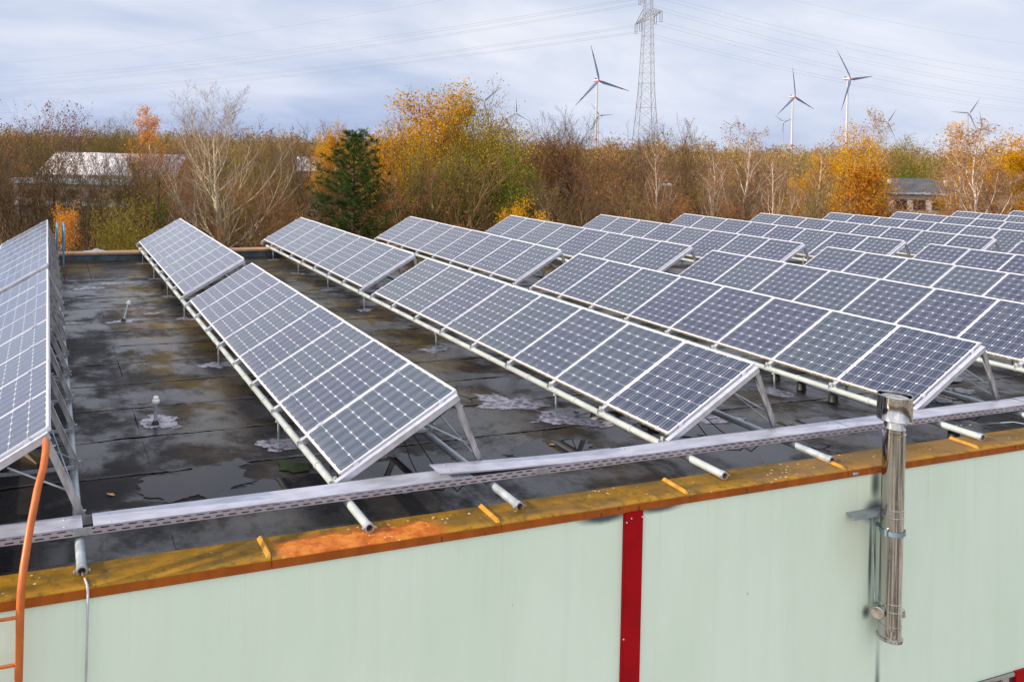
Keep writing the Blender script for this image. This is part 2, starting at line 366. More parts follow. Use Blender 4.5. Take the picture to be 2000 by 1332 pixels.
def wall_material():
    m, t, b = new_mat('pale green render'); co = t.coord(); x, y, z = t.xyz(co)
    n = t.noise(t.scale(co, (1, 1, 0.35)), 1.1, 6, 0.6); v = t.noise(t.scale(co, (7, 1, 0.18)), 1.6, 5, 0.6)
    c = t.mix(t.rng(n, 0.3, 0.7), (0.66, 0.785, 0.645), (0.715, 0.835, 0.70))
    c = t.mix(t.rng(v, 0.45, 0.8, 0, 0.13), c, (0.53, 0.56, 0.46))
    c = t.mix(t.m('MULTIPLY', t.m('LESS_THAN', t.vor(t.scale(co, (1, 1, 0.7)), 2.3), 0.022), 0.5), c, (0.30, 0.32, 0.28))
    wn = t.m('MULTIPLY', t.m('SUBTRACT', t.noise(t.scale(co, (3, 1, 1)), 3.2, 5, 0.65), 0.5), 0.30)
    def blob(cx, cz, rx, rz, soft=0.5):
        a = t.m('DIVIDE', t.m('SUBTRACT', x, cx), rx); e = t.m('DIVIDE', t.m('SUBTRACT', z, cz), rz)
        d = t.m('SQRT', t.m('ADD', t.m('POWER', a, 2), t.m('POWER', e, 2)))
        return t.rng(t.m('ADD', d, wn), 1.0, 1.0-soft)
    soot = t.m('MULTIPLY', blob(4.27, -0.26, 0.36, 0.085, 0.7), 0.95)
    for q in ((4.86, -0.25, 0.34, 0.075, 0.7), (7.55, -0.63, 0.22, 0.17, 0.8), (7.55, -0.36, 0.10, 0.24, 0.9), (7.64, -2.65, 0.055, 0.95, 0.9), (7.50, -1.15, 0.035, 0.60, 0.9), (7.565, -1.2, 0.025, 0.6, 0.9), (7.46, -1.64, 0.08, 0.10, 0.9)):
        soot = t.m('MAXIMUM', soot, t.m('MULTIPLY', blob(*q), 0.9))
    ochre = blob(7.25, -0.8, 0.45, 0.75, 0.9)
    c = t.mix(t.m('MULTIPLY', ochre, 0.4), c, (0.55, 0.53, 0.36))
    dn = t.noise(t.scale(co, (5, 1, 0.12)), 2.2, 5, 0.65)
    drip = t.m('MULTIPLY', t.rng(dn, 0.52, 0.72), t.rng(t.m('ADD', z, t.m('MULTIPLY', dn, 0.6)), -0.9, 0.05))
    c = t.mix(t.m('MULTIPLY', drip, 0.16), c, (0.36, 0.36, 0.27))
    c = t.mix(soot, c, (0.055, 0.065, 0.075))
    setp(t, b, Base_Color=c, Roughness=0.7, Specular_IOR_Level=0.3)
    bn = t.node('ShaderNodeBump'); bn.inputs['Strength'].default_value = 0.22; bn.inputs['Distance'].default_value = 0.004
    t.put(bn.inputs['Height'], t.noise(co, 90, 4, 0.7)); t.put(b.inputs['Normal'], bn.outputs[0])
    return m
M_wall = wall_material()

def tray_side_material():
    m, t, b = new_mat('perforated tray side'); co = t.coord(); x, y, z = t.xyz(co)
    row = t.m('FLOOR', t.m('DIVIDE', t.m('ADD', z, 0.098), 0.031))
    fx = t.m('FRACT', t.m('ADD', t.m('DIVIDE', x, 0.105), t.m('MULTIPLY', row, 0.5)))
    fz = t.m('FRACT', t.m('DIVIDE', t.m('ADD', z, 0.098), 0.031))
    sl = t.m('MULTIPLY', t.m('LESS_THAN', t.m('ABSOLUTE', t.m('SUBTRACT', fx, 0.5)), 0.30), t.m('LESS_THAN', t.m('ABSOLUTE', t.m('SUBTRACT', fz, 0.5)), 0.16))
    sl = t.m('MULTIPLY', sl, t.m('LESS_THAN', row, 2.0))
    n = t.noise(co, 6, 5)
    setp(t, b, Base_Color=t.mix(sl, t.mix(n, (0.40, 0.34, 0.38), (0.56, 0.49, 0.52)), (0.012, 0.01, 0.012)), Roughness=0.5, Metallic=0.2)
    return m
M_trayside = tray_side_material()

def steel_material():
    m, t, b = new_mat('polished stainless flue'); co = t.coord()
    n = t.noise(t.scale(co, (3, 3, 0.12)), 2.4, 5); n2 = t.noise(co, 14, 5, 0.7)
    setp(t, b, Base_Color=t.mix(t.rng(n, 0.35, 0.7), (0.42, 0.40, 0.38), (0.70, 0.68, 0.66)), Metallic=1.0, Roughness=t.rng(n2, 0.3, 0.75, 0.05, 0.15))
    bn = t.node('ShaderNodeBump'); bn.inputs['Strength'].default_value = 0.28; bn.inputs['Distance'].default_value = 0.01
    t.put(bn.inputs['Height'], n); t.put(b.inputs['Normal'], bn.outputs[0])
    return m
M_steel = steel_material()

def water_material():
    m, t, b = new_mat('still rain water'); co = t.coord()
    setp(t, b, Base_Color=t.mix(t.noise(co, 5, 5), (0.012, 0.011, 0.014), (0.03, 0.026, 0.03)), Roughness=0.035, IOR=1.34, Specular_IOR_Level=0.45)
    bn = t.node('ShaderNodeBump'); bn.inputs['Strength'].default_value = 0.02; bn.inputs['Distance'].default_value = 0.01
    t.put(bn.inputs['Height'], t.noise(co, 9, 3)); t.put(b.inputs['Normal'], bn.outputs[0])
    return m
def ragged(m, sc=7.0, amt=1.1, lo=0.22, hi=0.30):
    """thin sheets end in a ragged edge instead of a cut line"""
    t = NT(m.node_tree); out = t.n['Material Output']; src = t.n['Principled BSDF'].outputs[0]
    a = t.node('ShaderNodeAttribute'); a.attribute_name = 'fade'; co = t.coord()
    nz = t.noise(t.scale(co, (0.75, 1.25, 1)), sc, 6, 0.68)
    k = t.rng(t.m('ADD', a.outputs['Fac'], t.m('MULTIPLY', t.m('SUBTRACT', nz, 0.5), amt)), lo, hi)
    tr_ = t.node('ShaderNodeBsdfTransparent'); mx = t.node('ShaderNodeMixShader'); t.put(mx.inputs[0], k)
    t.l.new(tr_.outputs[0], mx.inputs[1]); t.l.new(src, mx.inputs[2]); t.l.new(mx.outputs[0], out.inputs[0])
    return m
M_water = ragged(water_material(), 4.5, 1.3, 0.20, 0.26)
def patch_material():
    m, t, b = new_mat('silvery sealing patch'); co = t.coord(); n = t.noise(co, 9, 6, 0.72); n2 = t.noise(co, 24, 5, 0.7)
    c = t.mix(t.rng(n, 0.36, 0.58), (0.05, 0.045, 0.055), (0.52, 0.48, 0.56)); c = t.mix(t.rng(n2, 0.4, 0.7), c, t.mix(0.5, c, (0.02, 0.02, 0.02)))
    setp(t, b, Base_Color=c, Roughness=t.rng(n, 0.3, 0.7, 0.55, 0.3))
    bn = t.node('ShaderNodeBump'); bn.inputs['Strength'].default_value = 0.5; bn.inputs['Distance'].default_value = 0.02
    t.put(bn.inputs['Height'], n2); t.put(b.inputs['Normal'], bn.outputs[0])
    return m
M_patch = ragged(patch_material(), 8, 1.15, 0.16, 0.30)
M_scar = ragged(simple('dark bitumen scar', (0.010, 0.008, 0.008), 0.5), 6, 1.2, 0.25, 0.35)
M_upstand = simple('slate blue upstand felt', (0.055, 0.085, 0.105), 0.55, 0, 0.3, 3, bump=0.2)
M_backcap = simple('back coping sheet', (0.50, 0.27, 0.12), 0.45, 0, 0.2, 2.5, streak=(1, 3, 1))
M_glass = simple('dark window glass', (0.02, 0.022, 0.03), 0.06, 0, 0.2, 2)
M_winframe = simple('window frame', (0.34, 0.31, 0.28), 0.45)
M_leaf_yel = simple('fallen leaf', (0.62, 0.30, 0.06), 0.6)
M_moss = simple('moss', (0.03, 0.055, 0.012), 0.9, 0, 0.3, 20, bump=1.0, bscale=60)

# ------------------------------------------------------------------ ground
ROOF = -0.45
def ground_material():
    m, t, b = new_mat('leaf littered ground'); co = t.coord(); n = t.noise(co, 0.12, 6, 0.65); n2 = t.noise(co, 2.5, 6, 0.7)
    c = t.mix(t.rng(n, 0.35, 0.65), (0.075, 0.050, 0.022), (0.055, 0.065, 0.020)); c = t.mix(t.rng(n2, 0.4, 0.7), c, (0.13, 0.075, 0.030))
    setp(t, b, Base_Color=c, Roughness=0.95, Specular_IOR_Level=0.1); return m
g = MB(); N = 48
g.add([(0, 0, GROUND)] + [(6000*math.cos(2*math.pi*i/N), 6000*math.sin(2*math.pi*i/N), GROUND) for i in range(N)], [(0, i+1, (i+1) % N+1) for i in range(N)])
tag(g.build('ground', ground_material()), kind='structure')

def yard_material():  # unseen yard, added with pale and dark patches for flue reflections and wall bounce
    m, t, b = new_mat('yard patched for reflections'); co = t.coord(); n = t.noise(co, 0.22, 3, 0.5); n2 = t.noise(co, 3, 5)
    c = t.mix(t.rng(n, 0.46, 0.52), (0.07, 0.068, 0.066), (0.52, 0.47, 0.40)); c = t.mix(t.rng(n, 0.60, 0.64), c, (0.10, 0.12, 0.04))
    setp(t, b, Base_Color=t.mix(t.m('MULTIPLY', n2, 0.4), c, (0.2, 0.18, 0.15)), Roughness=0.9); return m
fc = MB(); fc.add([(-60, -60, GROUND+0.02), (90, -60, GROUND+0.02), (90, -0.9, GROUND+0.02), (-60, -0.9, GROUND+0.02)], [(0, 1, 2, 3)])
tag(fc.build('unseen_forecourt', yard_material()), kind='structure')

# ------------------------------------------------------------------ the building we look across
X0, X1, YF, YB = -13.0, 47.0, -0.90, 16.45
bld = empty('industrial_building', (0, 0, 0), label='pale green industrial building with flat bitumen roof carrying the solar panels', cat='building')
w = MB()
w.box((X0, YF, GROUND), (X1, YF+0.30, -0.25)); w.box((X0, YB-0.25, GROUND), (X1, YB+0.1, -0.27))
w.box((X0, YF+0.30, GROUND), (X0+0.3, YB-0.25, -0.27)); w.box((X1-0.3, YF+0.30, GROUND), (X1, YB-0.25, -0.27))
w.build('wall', M_wall, bld)
# roof deck, gently rising to the front edge
r = MB(); ys = [-0.60, -0.5, -0.42, -0.30, 0.0, 3, 6, 9, 12, YB-0.25]
zs = [-0.215, -0.235, -0.275, -0.40, ROOF, ROOF, ROOF, ROOF, ROOF, ROOF]
vs = []; fs = []
for y, z in zip(ys, zs): vs += [(X0+0.3, y, z), (X1-0.3, y, z)]
for i in range(len(ys)-1): fs.append((2*i, 2*i+1, 2*i+3, 2*i+2))
r.add(vs, fs); r.build('roof_deck', M_roof, bld)
MB().box((X0+0.3, YB-0.262, ROOF-0.05), (X1-0.3, YB-0.252, -0.262)).build('upstand', M_upstand, bld)
# front coping: sheets two metres long with a raised lap flange at each joint
JX = 1.268; JP = 1.9585
k0 = int((X0-JX)/JP)
for k in range(k0, int((X1-JX)/JP)+1):
    a, b_ = JX+k*JP+0.002, JX+(k+1)*JP-0.002
    c = MB(); n = 7; prof = [(-0.585, -0.176), (-0.60, -0.170), (-0.75, -0.172), (-0.895, -0.175), (-0.915, -0.178), (-0.921, -0.184), (-0.921, -0.250), (-0.917, -0.253), (-0.909, -0.248)]
    rngs = [a+(b_-a)*i/n for i in range(n+1)]
    vs = []; rr = random.Random(k)
    for xx in rngs:
        sag = rr.uniform(-0.003, 0.003)
        vs += [(xx, y, z+(sag if 0 < i < 4 else 0)) for i, (y, z) in enumerate(prof)]
    P = len(prof); fs = [(i*P+j, i*P+j+1, (i+1)*P+j+1, (i+1)*P+j) for i in range(n) for j in range(P-1)]
    c.add(vs, fs, False)
    o = c.build('coping_sheet', M_coping, bld)
    if k == 0: o['label'] = 'orange coping sheet weathered to a bare rusty patch'
    fl = MB(); fl.add([(b_-0.035, -0.60, -0.169), (b_-0.002, -0.60, -0.169), (b_+0.002, -0.60, -0.148), (b_-0.010, -0.60, -0.148),
                       (b_-0.035, -0.90, -0.174), (b_-0.002, -0.905, -0.174), (b_+0.002, -0.875, -0.152), (b_-0.010, -0.875, -0.152)],
                      [(0, 1, 2, 3), (4, 7, 6, 5), (0, 3, 7, 4), (3, 2, 6, 7), (1, 5, 6, 2), (0, 4, 5, 1)])
    fl.build('seam_flange', M_flash, o)
# back coping
for i in range(30):
    a = X0 + i*2.0
    MB().box((a+0.003, YB-0.30, -0.272), (a+1.997, YB+0.14, -0.222)).build('back_coping', M_backcap, bld)
# red strips and window band
for x0, x1, zt in ((4.466, 4.660, -0.246), (9.715, 9.905, -2.668), (14.95, 15.14, -0.246), (-1.0, -0.81, -0.246) if False else (20.2, 20.4, -0.246)):
    s = MB(); s.bevbox((x0, YF-0.032, GROUND), (x1, YF+0.01, zt), 0.004); o = s.build('red_strip', M_red, bld)
win = MB(); win.box((7.9, YF-0.012, -4.2), (9.70, YF+0.01, -2.674)); o = win.build('window', M_glass, bld)
wf = MB()
for bx in (((7.9, YF-0.03, -2.704), (9.70, YF-0.014, -2.672)), ((7.9, YF-0.03, -4.2), (9.70, YF-0.014, -4.16)), ((9.50, YF-0.033, -4.16), (9.60, YF-0.013, -2.705)), ((8.6, YF-0.033, -4.16), (8.66, YF-0.013, -2.705))): wf.box(*bx)
wf.build('window_frame', M_winframe, o)
for x_, z_ in ((4.48, -0.33), (4.645, -0.30), (4.53, -0.30), (4.475, -1.35)): MB().lathe([(0.0001, 0.006), (0.006, 0.004), (0.008, 0.0)], (x_, YF-0.033, z_), 8, Matrix.Rotation(math.pi/2, 3, 'X')).build('screw', M_alu, bld)
# small grey clip on the fascia
MB().bevbox((7.20, -0.934, -0.232), (7.27, -0.921, -0.206), 0.004).build('fascia_clip', M_galv, bld)

def blob_sheet(name, cx, cy, rx, ry, z, mat, parent=None, seed=0, rough=0.25, n=44, lift=0.0, rot=0.0):
    rr = random.Random(seed); ph = [rr.uniform(0, 6.28) for _ in range(6)]; am = [rr.uniform(0.4, 1)*rough/(1+0.5*i) for i in range(6)]
    vs = [(cx, cy, z+lift)]; ring = []
    for fr in (0.5, 1.0):
        for i in range(n):
            a = 2*math.pi*i/n; q = 1+sum(am[j]*math.sin((j+2)*a+ph[j]) for j in range(6))*0.6 + rr.uniform(-.05, .05)*rough*3
            px, py = math.cos(a)*rx*fr*q, math.sin(a)*ry*fr*q
            vs.append((cx+px*math.cos(rot)-py*math.sin(rot), cy+px*math.sin(rot)+py*math.cos(rot), z+lift*(1-fr)))
    fs = [(0, 1+i, 1+(i+1) % n) for i in range(n)] + [(1+i, 1+n+i, 1+n+(i+1) % n, 1+(i+1) % n) for i in range(n)]
    o = MB().add(vs, fs, lift > 0).build(name, mat, parent)
    at_ = o.data.attributes.new('fade', 'FLOAT', 'POINT'); at_.data.foreach_set('value', [1.0]+[0.55]*n+[0.0]*n)
    return o

# sealing patches on the felt (they belong to the roof)
XS = [-1.463, 2.130, 5.759, 9.379, 13.047, 16.634, 20.256, 23.872, 27.455, 31.076, 34.637, 38.212]
POST_Y = [1.94, 5.28, 8.49, 10.74, 13.05, 15.5]
ps = 0
for ri, xr in enumerate(XS[:6]):
    for y in POST_Y:
        ps += 1
        blob_sheet('sealing_patch', xr+0.03, y+0.02, 0.30 if y < 6 else 0.22, 0.26 if y < 6 else 0.17, ROOF+0.004, M_patch, bld, ps, 0.45)
for cx, cy, rx, ry, sd in ((0.97, 3.05, 0.20, 0.30, 71), (1.05, 8.62, 0.24, 0.17, 72), (0.13, 8.62, 0.17, 0.10, 73), (1.62, 9.15, 0.2, 0.06, 74), (5.45, 2.55, 0.42, 0.32, 75), (5.9, 1.75, 0.40, 0.22, 76),
                           (0.55, 12.1, 0.45, 0.16, 77), (1.2, 12.6, 0.5, 0.10, 78), (0.5, 11.0, 0.25, 0.07, 79), (6.3, 1.5, 0.35, 0.10, 80), (7.6, 1.25, 0.4, 0.12, 81)):
    blob_sheet('sealing_patch', cx, cy, rx*1.2, ry*1.2, ROOF+0.0045+0.0004*sd/100, M_patch, bld, sd, 0.5)
# bitumen scar bands near the back
for cx, cy, rx, ry, sd in ((0.75, 13.05, 0.55, 0.12, 90), (2.0, 13.2, 0.55, 0.14, 91), (0.9, 15.75, 2.2, 0.16, 92), (4.6, 15.8, 1.2, 0.14, 93)):
    blob_sheet('felt_scar', cx, cy, rx, ry, ROOF+0.006, M_scar, bld, sd, 0.3)

# puddles
for i, (cx, cy, rx, ry, sd) in enumerate(((1.10, 1.22, 0.52, 0.42, 1), (1.75, 0.85, 0.62, 0.22, 2), (2.35, 0.80, 0.45, 0.30, 3), (3.15, 0.92, 0.55, 0.50, 4), (5.05, 0.85, 0.55, 0.38, 5), (4.15, 0.72, 0.35, 0.20, 15),
                                         (7.0, 1.15, 0.5, 0.26, 6), (7.75, 0.85, 0.6, 0.22, 7), (11.5, 1.2, 0.6, 0.3, 8), (12.3, 1.9, 0.6, 0.3, 9), (8.9, 0.75, 0.5, 0.2, 10), (6.35, 1.9, 0.30, 0.2, 11), (8.4, 3.2, 0.5, 0.4, 12))):
    tag(blob_sheet('puddle', cx, cy, rx*1.25, ry*1.25, ROOF+0.008+0.0003*i, M_water, None, sd, 0.4), kind='structure')
blob_sheet('moss_tuft', 2.12, 1.32, 0.17, 0.15, ROOF+0.010, M_moss, bld, 30, 0.4, lift=0.03)

# ------------------------------------------------------------------ solar panels and their racks
TILT = math.radians(29.61); CT, ST = math.cos(TILT), math.sin(TILT); GAPY = 0.652; SL = 1.32
fr = MB(); wfr = 0.013; dep = 0.040
for a, b_ in (((0, 0.002, -dep), (wfr, 0.988, 0.0015)), ((SL-wfr, 0.002, -dep), (SL, 0.988, 0.0015)), ((wfr, 0.002, -dep), (SL-wfr, 0.002+wfr, 0.0015)), ((wfr, 0.988-wfr, -dep), (SL-wfr, 0.988, 0.0015))): fr.box(a, b_)
fr_me = fr.mesh('panel_frame'); fr_me.materials.append(M_frame)
gl = MB(); gl.box((wfr, 0.002+wfr, -0.007), (SL-wfr, 0.988-wfr, -0.0015)); gl_me = gl.mesh('cell_sheet'); gl_me.materials.append(M_cells)
jb = MB(); jb.bevbox((1.05, 0.42, -0.032), (1.17, 0.57, -0.0072), 0.004); jb_me = jb.mesh('junction_box'); jb_me.materials.append(M_black)
ORD = ['first', 'second', 'third', 'fourth', 'fifth', 'sixth', 'seventh', 'eighth', 'ninth', 'tenth', 'eleventh', 'twelfth']
proto = empty('solar_panel')
link('frame', fr_me, proto); link('cell_sheet', gl_me, proto); link('junction_box', jb_me, proto)
rp = random.Random(4); first = True
for ri, xr in enumerate(XS):
    for blk in (0, 1):
        for k in range(8):
            y = k*1.0 + (8+GAPY if blk else 0)
            # a panel wholly outside the frame or hidden is left out
            cx, cy, cz = xr+0.5*SL*CT, y+0.5, 0.5*SL*ST
            d = Vector((cx, cy, cz))-CAM; wv = d.dot(fw); u = 1000+SX+FPX*d.dot(rt)/wv; hw = FPX*1.15/wv
            if u-hw > 2000 or u+hw < 0 or wv < 0.5: continue
            o = proto if first else dup(proto); first = False
            o.location = (xr+rp.uniform(-.002, .002), y+0.005, rp.uniform(-.002, .002)); o.rotation_euler = (rp.uniform(-.002, .002), -TILT+rp.uniform(-.003, .003), 0)
            rown = ORD[ri]+' row from the left'
            if blk == 0: lab = 'solar panel, %s from the parapet end in near block of %s' % (ORD[k], rown)
            else: lab = 'solar panel, %s behind the gap in far block of %s' % (ORD[k], rown)
            tag(o, lab, 'solar panel', 'solar panels tilted in rows on the roof')

PR = 0.036; FPX_Z = -0.135; RPX_Z = -0.148
def rack(ri):
    xr = XS[ri]; R = empty('panel_rack', (xr, 0, ROOF))
    def zz(p): return Vector((p[0], p[1], p[2]-ROOF))
    near = ri < 4
    yb = 16.2
    # two long pipes on posts
    for dx, z, nm, y0 in ((-0.012, FPX_Z, 'front_pipe', -0.75), (1.385, RPX_Z, 'rear_pipe', -0.735)):
        t = MB(); t.tube([zz((dx, y0, z)), zz((dx, 4, z)), zz((dx, 9, z)), zz((dx, yb, z))], PR, 18, False)
        if dx < 0.5:
            y = 0.55
            while y < yb: t.tube([zz((dx, y-0.022, z)), zz((dx, y+0.022, z))], PR+0.006, 16); y += 1.0
        M_ = M_galv_pale if dx < 0.5 else M_galv
        p = t.build(nm, M_, R)
        e = MB(); e.tube([zz((dx, y0-0.012, z)), zz((dx, y0+0.03, z))], PR+0.005, 18, False)
        e.lathe([(PR+0.005, 0.0), (PR-0.006, -0.002), (PR-0.006, 0.25)], zz((dx, y0-0.012, z)), 18, Matrix.Rotation(-math.pi/2, 3, 'X'))
        e.build('end_collar', M_galv, p)
        rg = MB(); rg.lathe([(PR-0.0055, 0.002), (PR-0.011, 0.004), (PR-0.0115, 0.03)], zz((dx, y0-0.012, z)), 18, Matrix.Rotation(-math.pi/2, 3, 'X')); rg.build('rusty_rim', M_rustring, p)
        bo = MB(); bo.lathe([(PR-0.012, 0.028), (0.0002, 0.03)], zz((dx, y0-0.012, z)), 18, Matrix.Rotation(-math.pi/2, 3, 'X')); bo.build('bore', M_dark, p)
        lg = MB()
        for sg in (-1, 1):
            lg.box(zz((dx+sg*(PR+0.004), y0-0.004, z-0.006)), zz((dx+sg*(PR+0.022), y0+0.004, z+0.006)))
            lg.tube([zz((dx+sg*(PR+0.017), y0-0.014, z)), zz((dx+sg*(PR+0.017), y0+0.014, z))], 0.006, 8)
        lg.build('clamp_lug', M_galv, p)
    # sloping rafters, rear legs, base bars
    ys = []
    for blk in (0, 1):
        o_ = blk*(8+GAPY)
        for k in range(9): ys.append((o_+k*1.0 + (-0.035 if k == 0 else (0.03 if k == 8 else 0.0)), k, blk))
    for y, k, blk in ys:
        if not near and k not in (0, 1): continue
        m = MB(); p0 = Vector((-0.055, y, -0.078)); dirv = Vector((CT, 0, ST))
        a = p0+Vector((0.02, 0, 0)); e = a + dirv*(SL+0.045)
        m.bar(zz(a), zz(e), 0.040, 0.055, (-ST, 0, CT)); m.bar(zz(a)+Vector((-ST, 0, CT))*0.0285, zz(e)+Vector((-ST, 0, CT))*0.0285, 0.052, 0.004, (-ST, 0, CT))
        o = m.build('rafter', M_alu, R); 
        l = MB(); top = a + dirv*(SL+0.005) + Vector((0.012, 0, -0.02)); bot = Vector((1.417, y, -0.085))
        l.bar(zz(top), zz(bot), 0.030, 0.052, (1, 0, 0)); l.bar(zz(top)+Vector((0.027, 0, 0)), zz(bot)+Vector((0.027, 0, 0)), 0.044, 0.005, (1, 0, 0))
        for q in (0.08, 0.92):
            c = zz(top.lerp(bot, q)); l.tube([c+Vector((0.028, -0.0, 0)), c+Vector((0.048, 0, 0.004))], 0.010, 6)
        l.build('rear_leg', M_alu_old, R)
        bb = MB(); bb.bar(zz((-0.04, y+0.032, -0.088)), zz((1.43, y+0.032, -0.098)), 0.018, 0.030); bb.build('base_bar', M_galv, R)
    # hooks between front pipe and the panels, panel clamps
    hk = [k*1.0+blk*(8+GAPY) for blk in (0, 1) for k in range(0, 9)]
    for y in hk:
        m = MB(); dx = -0.012
        m.box(zz((dx-0.010, y+0.05, FPX_Z+0.03)), zz((dx+0.014, y+0.085, -0.055))); m.tube([zz((dx, y+0.052, FPX_Z)), zz((dx, y+0.083, FPX_Z))], PR+0.0065, 12)
        m.box(zz((dx-0.055, y+0.062, FPX_Z+0.005)), zz((dx-0.02, y+0.074, FPX_Z+0.05)))
        m.build('pipe_clamp', M_galv_pale, R)
    for blk in (0, 1):
        o_ = blk*(8+GAPY)
        for k in range(9):
            for s in (0.17, 1.13):
                m = MB()
                yy = o_+k*1.0 + (0.0 if 0 < k < 8 else (-0.008 if k == 0 else 0.008))
                c = Vector((s*CT, yy, s*ST)); Mx = Matrix.Translation(zz(c)) @ Matrix.Rotation(-TILT, 4, 'Y')
                if 0 < k < 8: m.bevbox((-0.030, -0.022, 0.0022), (0.030, 0.022, 0.007), 0.002, Mx)
                else:
                    sg = -1 if k == 0 else 1
                    m.bevbox((-0.028, min(0.016*-sg, sg*0.004), 0.0022), (0.028, max(0.016*-sg, sg*0.004), 0.0085), 0.002, Mx); m.box((-0.028, min(sg*0.004, sg*0.010), -0.05), (0.028, max(sg*0.004, sg*0.010), 0.0085), Mx)
                    m.box((-0.028, min(sg*0.010, sg*0.05), -0.050), (0.028, max(sg*0.010, sg*0.05), -0.044), Mx)
                m.build('panel_clamp', M_alu, R)
    # posts
    for dx, z in ((-0.012, FPX_Z), (1.385, RPX_Z)):
        for y in POST_Y:
            m = MB(); m.tube([zz((dx+0.005, y, ROOF)), zz((dx, y, z-0.02))], 0.013, 8)
            m.tube([zz((dx+0.005, y, ROOF)), zz((dx+0.005, y, ROOF+0.02))], 0.034, 10); m.box(zz((dx-0.03, y-0.02, z-0.052)), zz((dx+0.03, y+0.02, z-0.037)))
            m.build('post', M_galv, R)
    # crossed wind braces between the rear legs
    for y0, y1 in ((0.0, 1.0), (3.0, 4.0), (6.0, 7.0), (GAPY+8, GAPY+9), (GAPY+12, GAPY+13)):
        if not near and y0 > 0: continue
        m = MB(); tp = lambda y: zz((1.10, y, 0.50)); bt = lambda y: zz((1.40, y, -0.02))
        m.tube([tp(y0), bt(y1)], 0.007, 6); m.tube([tp(y1), bt(y0)], 0.007, 6)
        m.tube([zz((0.85, y0, 0.36)), zz((1.36, y0, 0.10))], 0.008, 6)
        m.build('wind_brace', M_galv, R)
    return R
for ri in range(12):
    R = rack(ri)
    tag(R, 'galvanised pipe and aluminium rack under the %s row of panels from the left' % ORD[ri], 'panel rack', 'racks carrying the solar panels')
# loose module cables under the racks' front ends
for i, xr in enumerate(XS[1:4]):
    m = MB(); z = lambda a, b, c: (xr+a, b, c)
    m.tube([z(1.0, 0.9, 0.02), z(0.98, 0.62, -0.2), z(1.02, 0.35, -0.40), z(1.10, 0.12, -0.33), z(1.12, -0.02, -0.14)], 0.006, 6); m.tube([z(1.15, 1.0, -0.05), z(1.19, 0.5, -0.25), z(1.25, 0.12, -0.36), z(1.3, -0.05, -0.15)], 0.006, 6)
    tag(m.build('cable_loop', M_black), ['black cables hanging under the front end of the second row', 'black cables hanging under the front end of the third row', 'black cables under the row behind the steel chimney'][i], 'cable', 'cable loops under the racks')

# ------------------------------------------------------------------ cable tray along the parapet
tr = empty('cable_tray', (0, 0, 0), label='long perforated metal cable tray with sheet covers lying across the pipe ends', cat='cable tray')
def cover(x0, x1, y0, y1, z, seed=0, bend=0.0, nm='cover', lab=None):
    m = MB(); n = max(2, int((x1-x0)/0.25)); rr = random.Random(seed); vs = []; ph = rr.uniform(0, 6)
    for i in range(n+1):
        x = x0+(x1-x0)*i/n; t = i/n; dz = bend*max(0, 1-t*1.25)**1.5 + 0.002*math.sin(x*1.7+ph)
        for (y, h) in ((y1, -0.012), (y1, 0.0), (y0, 0.0), (y0, -0.014)): vs.append((x, y + (0.02*bend*(1-t)/0.05), z+h+dz))
    fs = [(i*4+j, i*4+j+1, i*4+j+5, i*4+j+4) for i in range(n) for j in range(3)]
    m.add(vs, fs); o = m.build(nm, M_tray, tr); sm = o.modifiers.new('thick', 'SOLIDIFY'); sm.thickness = 0.0018; sm.offset = -1
    if lab: o['label'] = lab
    b = MB()
    for xx in ([x0+0.13, x1-0.13] if x1-x0 > 0.6 else [x0+0.1]):
        for yy in (y0+0.045, y1-0.045):
            dz = bend*max(0, 1-((xx-x0)/(x1-x0))*1.25)**1.5
            b.lathe([(0.0105, 0.001), (0.008, 0.005), (0.0001, 0.006)], (xx, yy+0.02*bend/0.05*(1-(xx-x0)/(x1-x0)), z+dz), 8)
    b.build('cover_screw', M_alu_old, o)
    return o
TY0, TY1, TZ0, TZ1 = -0.312, -0.105, -0.098, -0.034
side = MB(); side.box((X0+0.4, TY0-0.002, TZ0), (X1-1, TY0, TZ1-0.002)); side.build('perforated_side', M_trayside, tr)
bk = MB(); bk.box((X0+0.4, TY1-0.002, TZ0), (X1-1, TY1, TZ1-0.002)); bk.box((X0+0.4, TY0, TZ0-0.002), (X1-1, TY1-0.002, TZ0)); bk.build('channel', M_alu_old, tr)
cover(-2.2, -0.058, TY0-0.004, TY1+0.004, TZ1, 1, lab='stained end cover of the tray under the first row'); cover(-4.4, -2.21, TY0-0.004, TY1+0.004, TZ1, 2)
cover(0.020, 3.30, TY0-0.004, TY1+0.004, TZ1, 3)
cover(2.97, 4.95, TY0-0.002, TY1+0.006, TZ1+0.006, 4, 0.048, lab='loose bent tray cover lifted at its left end')
xx = 4.955
i = 5
while xx < 44:
    cover(xx, xx+2.99, TY0-0.004, TY1+0.004, TZ1, i); xx += 3.0; i += 1
for x_ in (-0.06, 4.02, 10.5):
    jn = MB(); jn.box((x_-0.07, TY0-0.006, TZ0+0.004), (x_+0.07, TY0-0.003, TZ1-0.005))
    jn.build('joint_plate', M_alu_old, tr)
inn = MB(); inn.tube([(-0.3, -0.2, -0.08), (0.3, -0.19, -0.08)], 0.012, 8); inn.tube([(-0.3, -0.24, -0.085), (0.3, -0.22, -0.085)], 0.010, 8); inn.build('cable', M_black, tr)

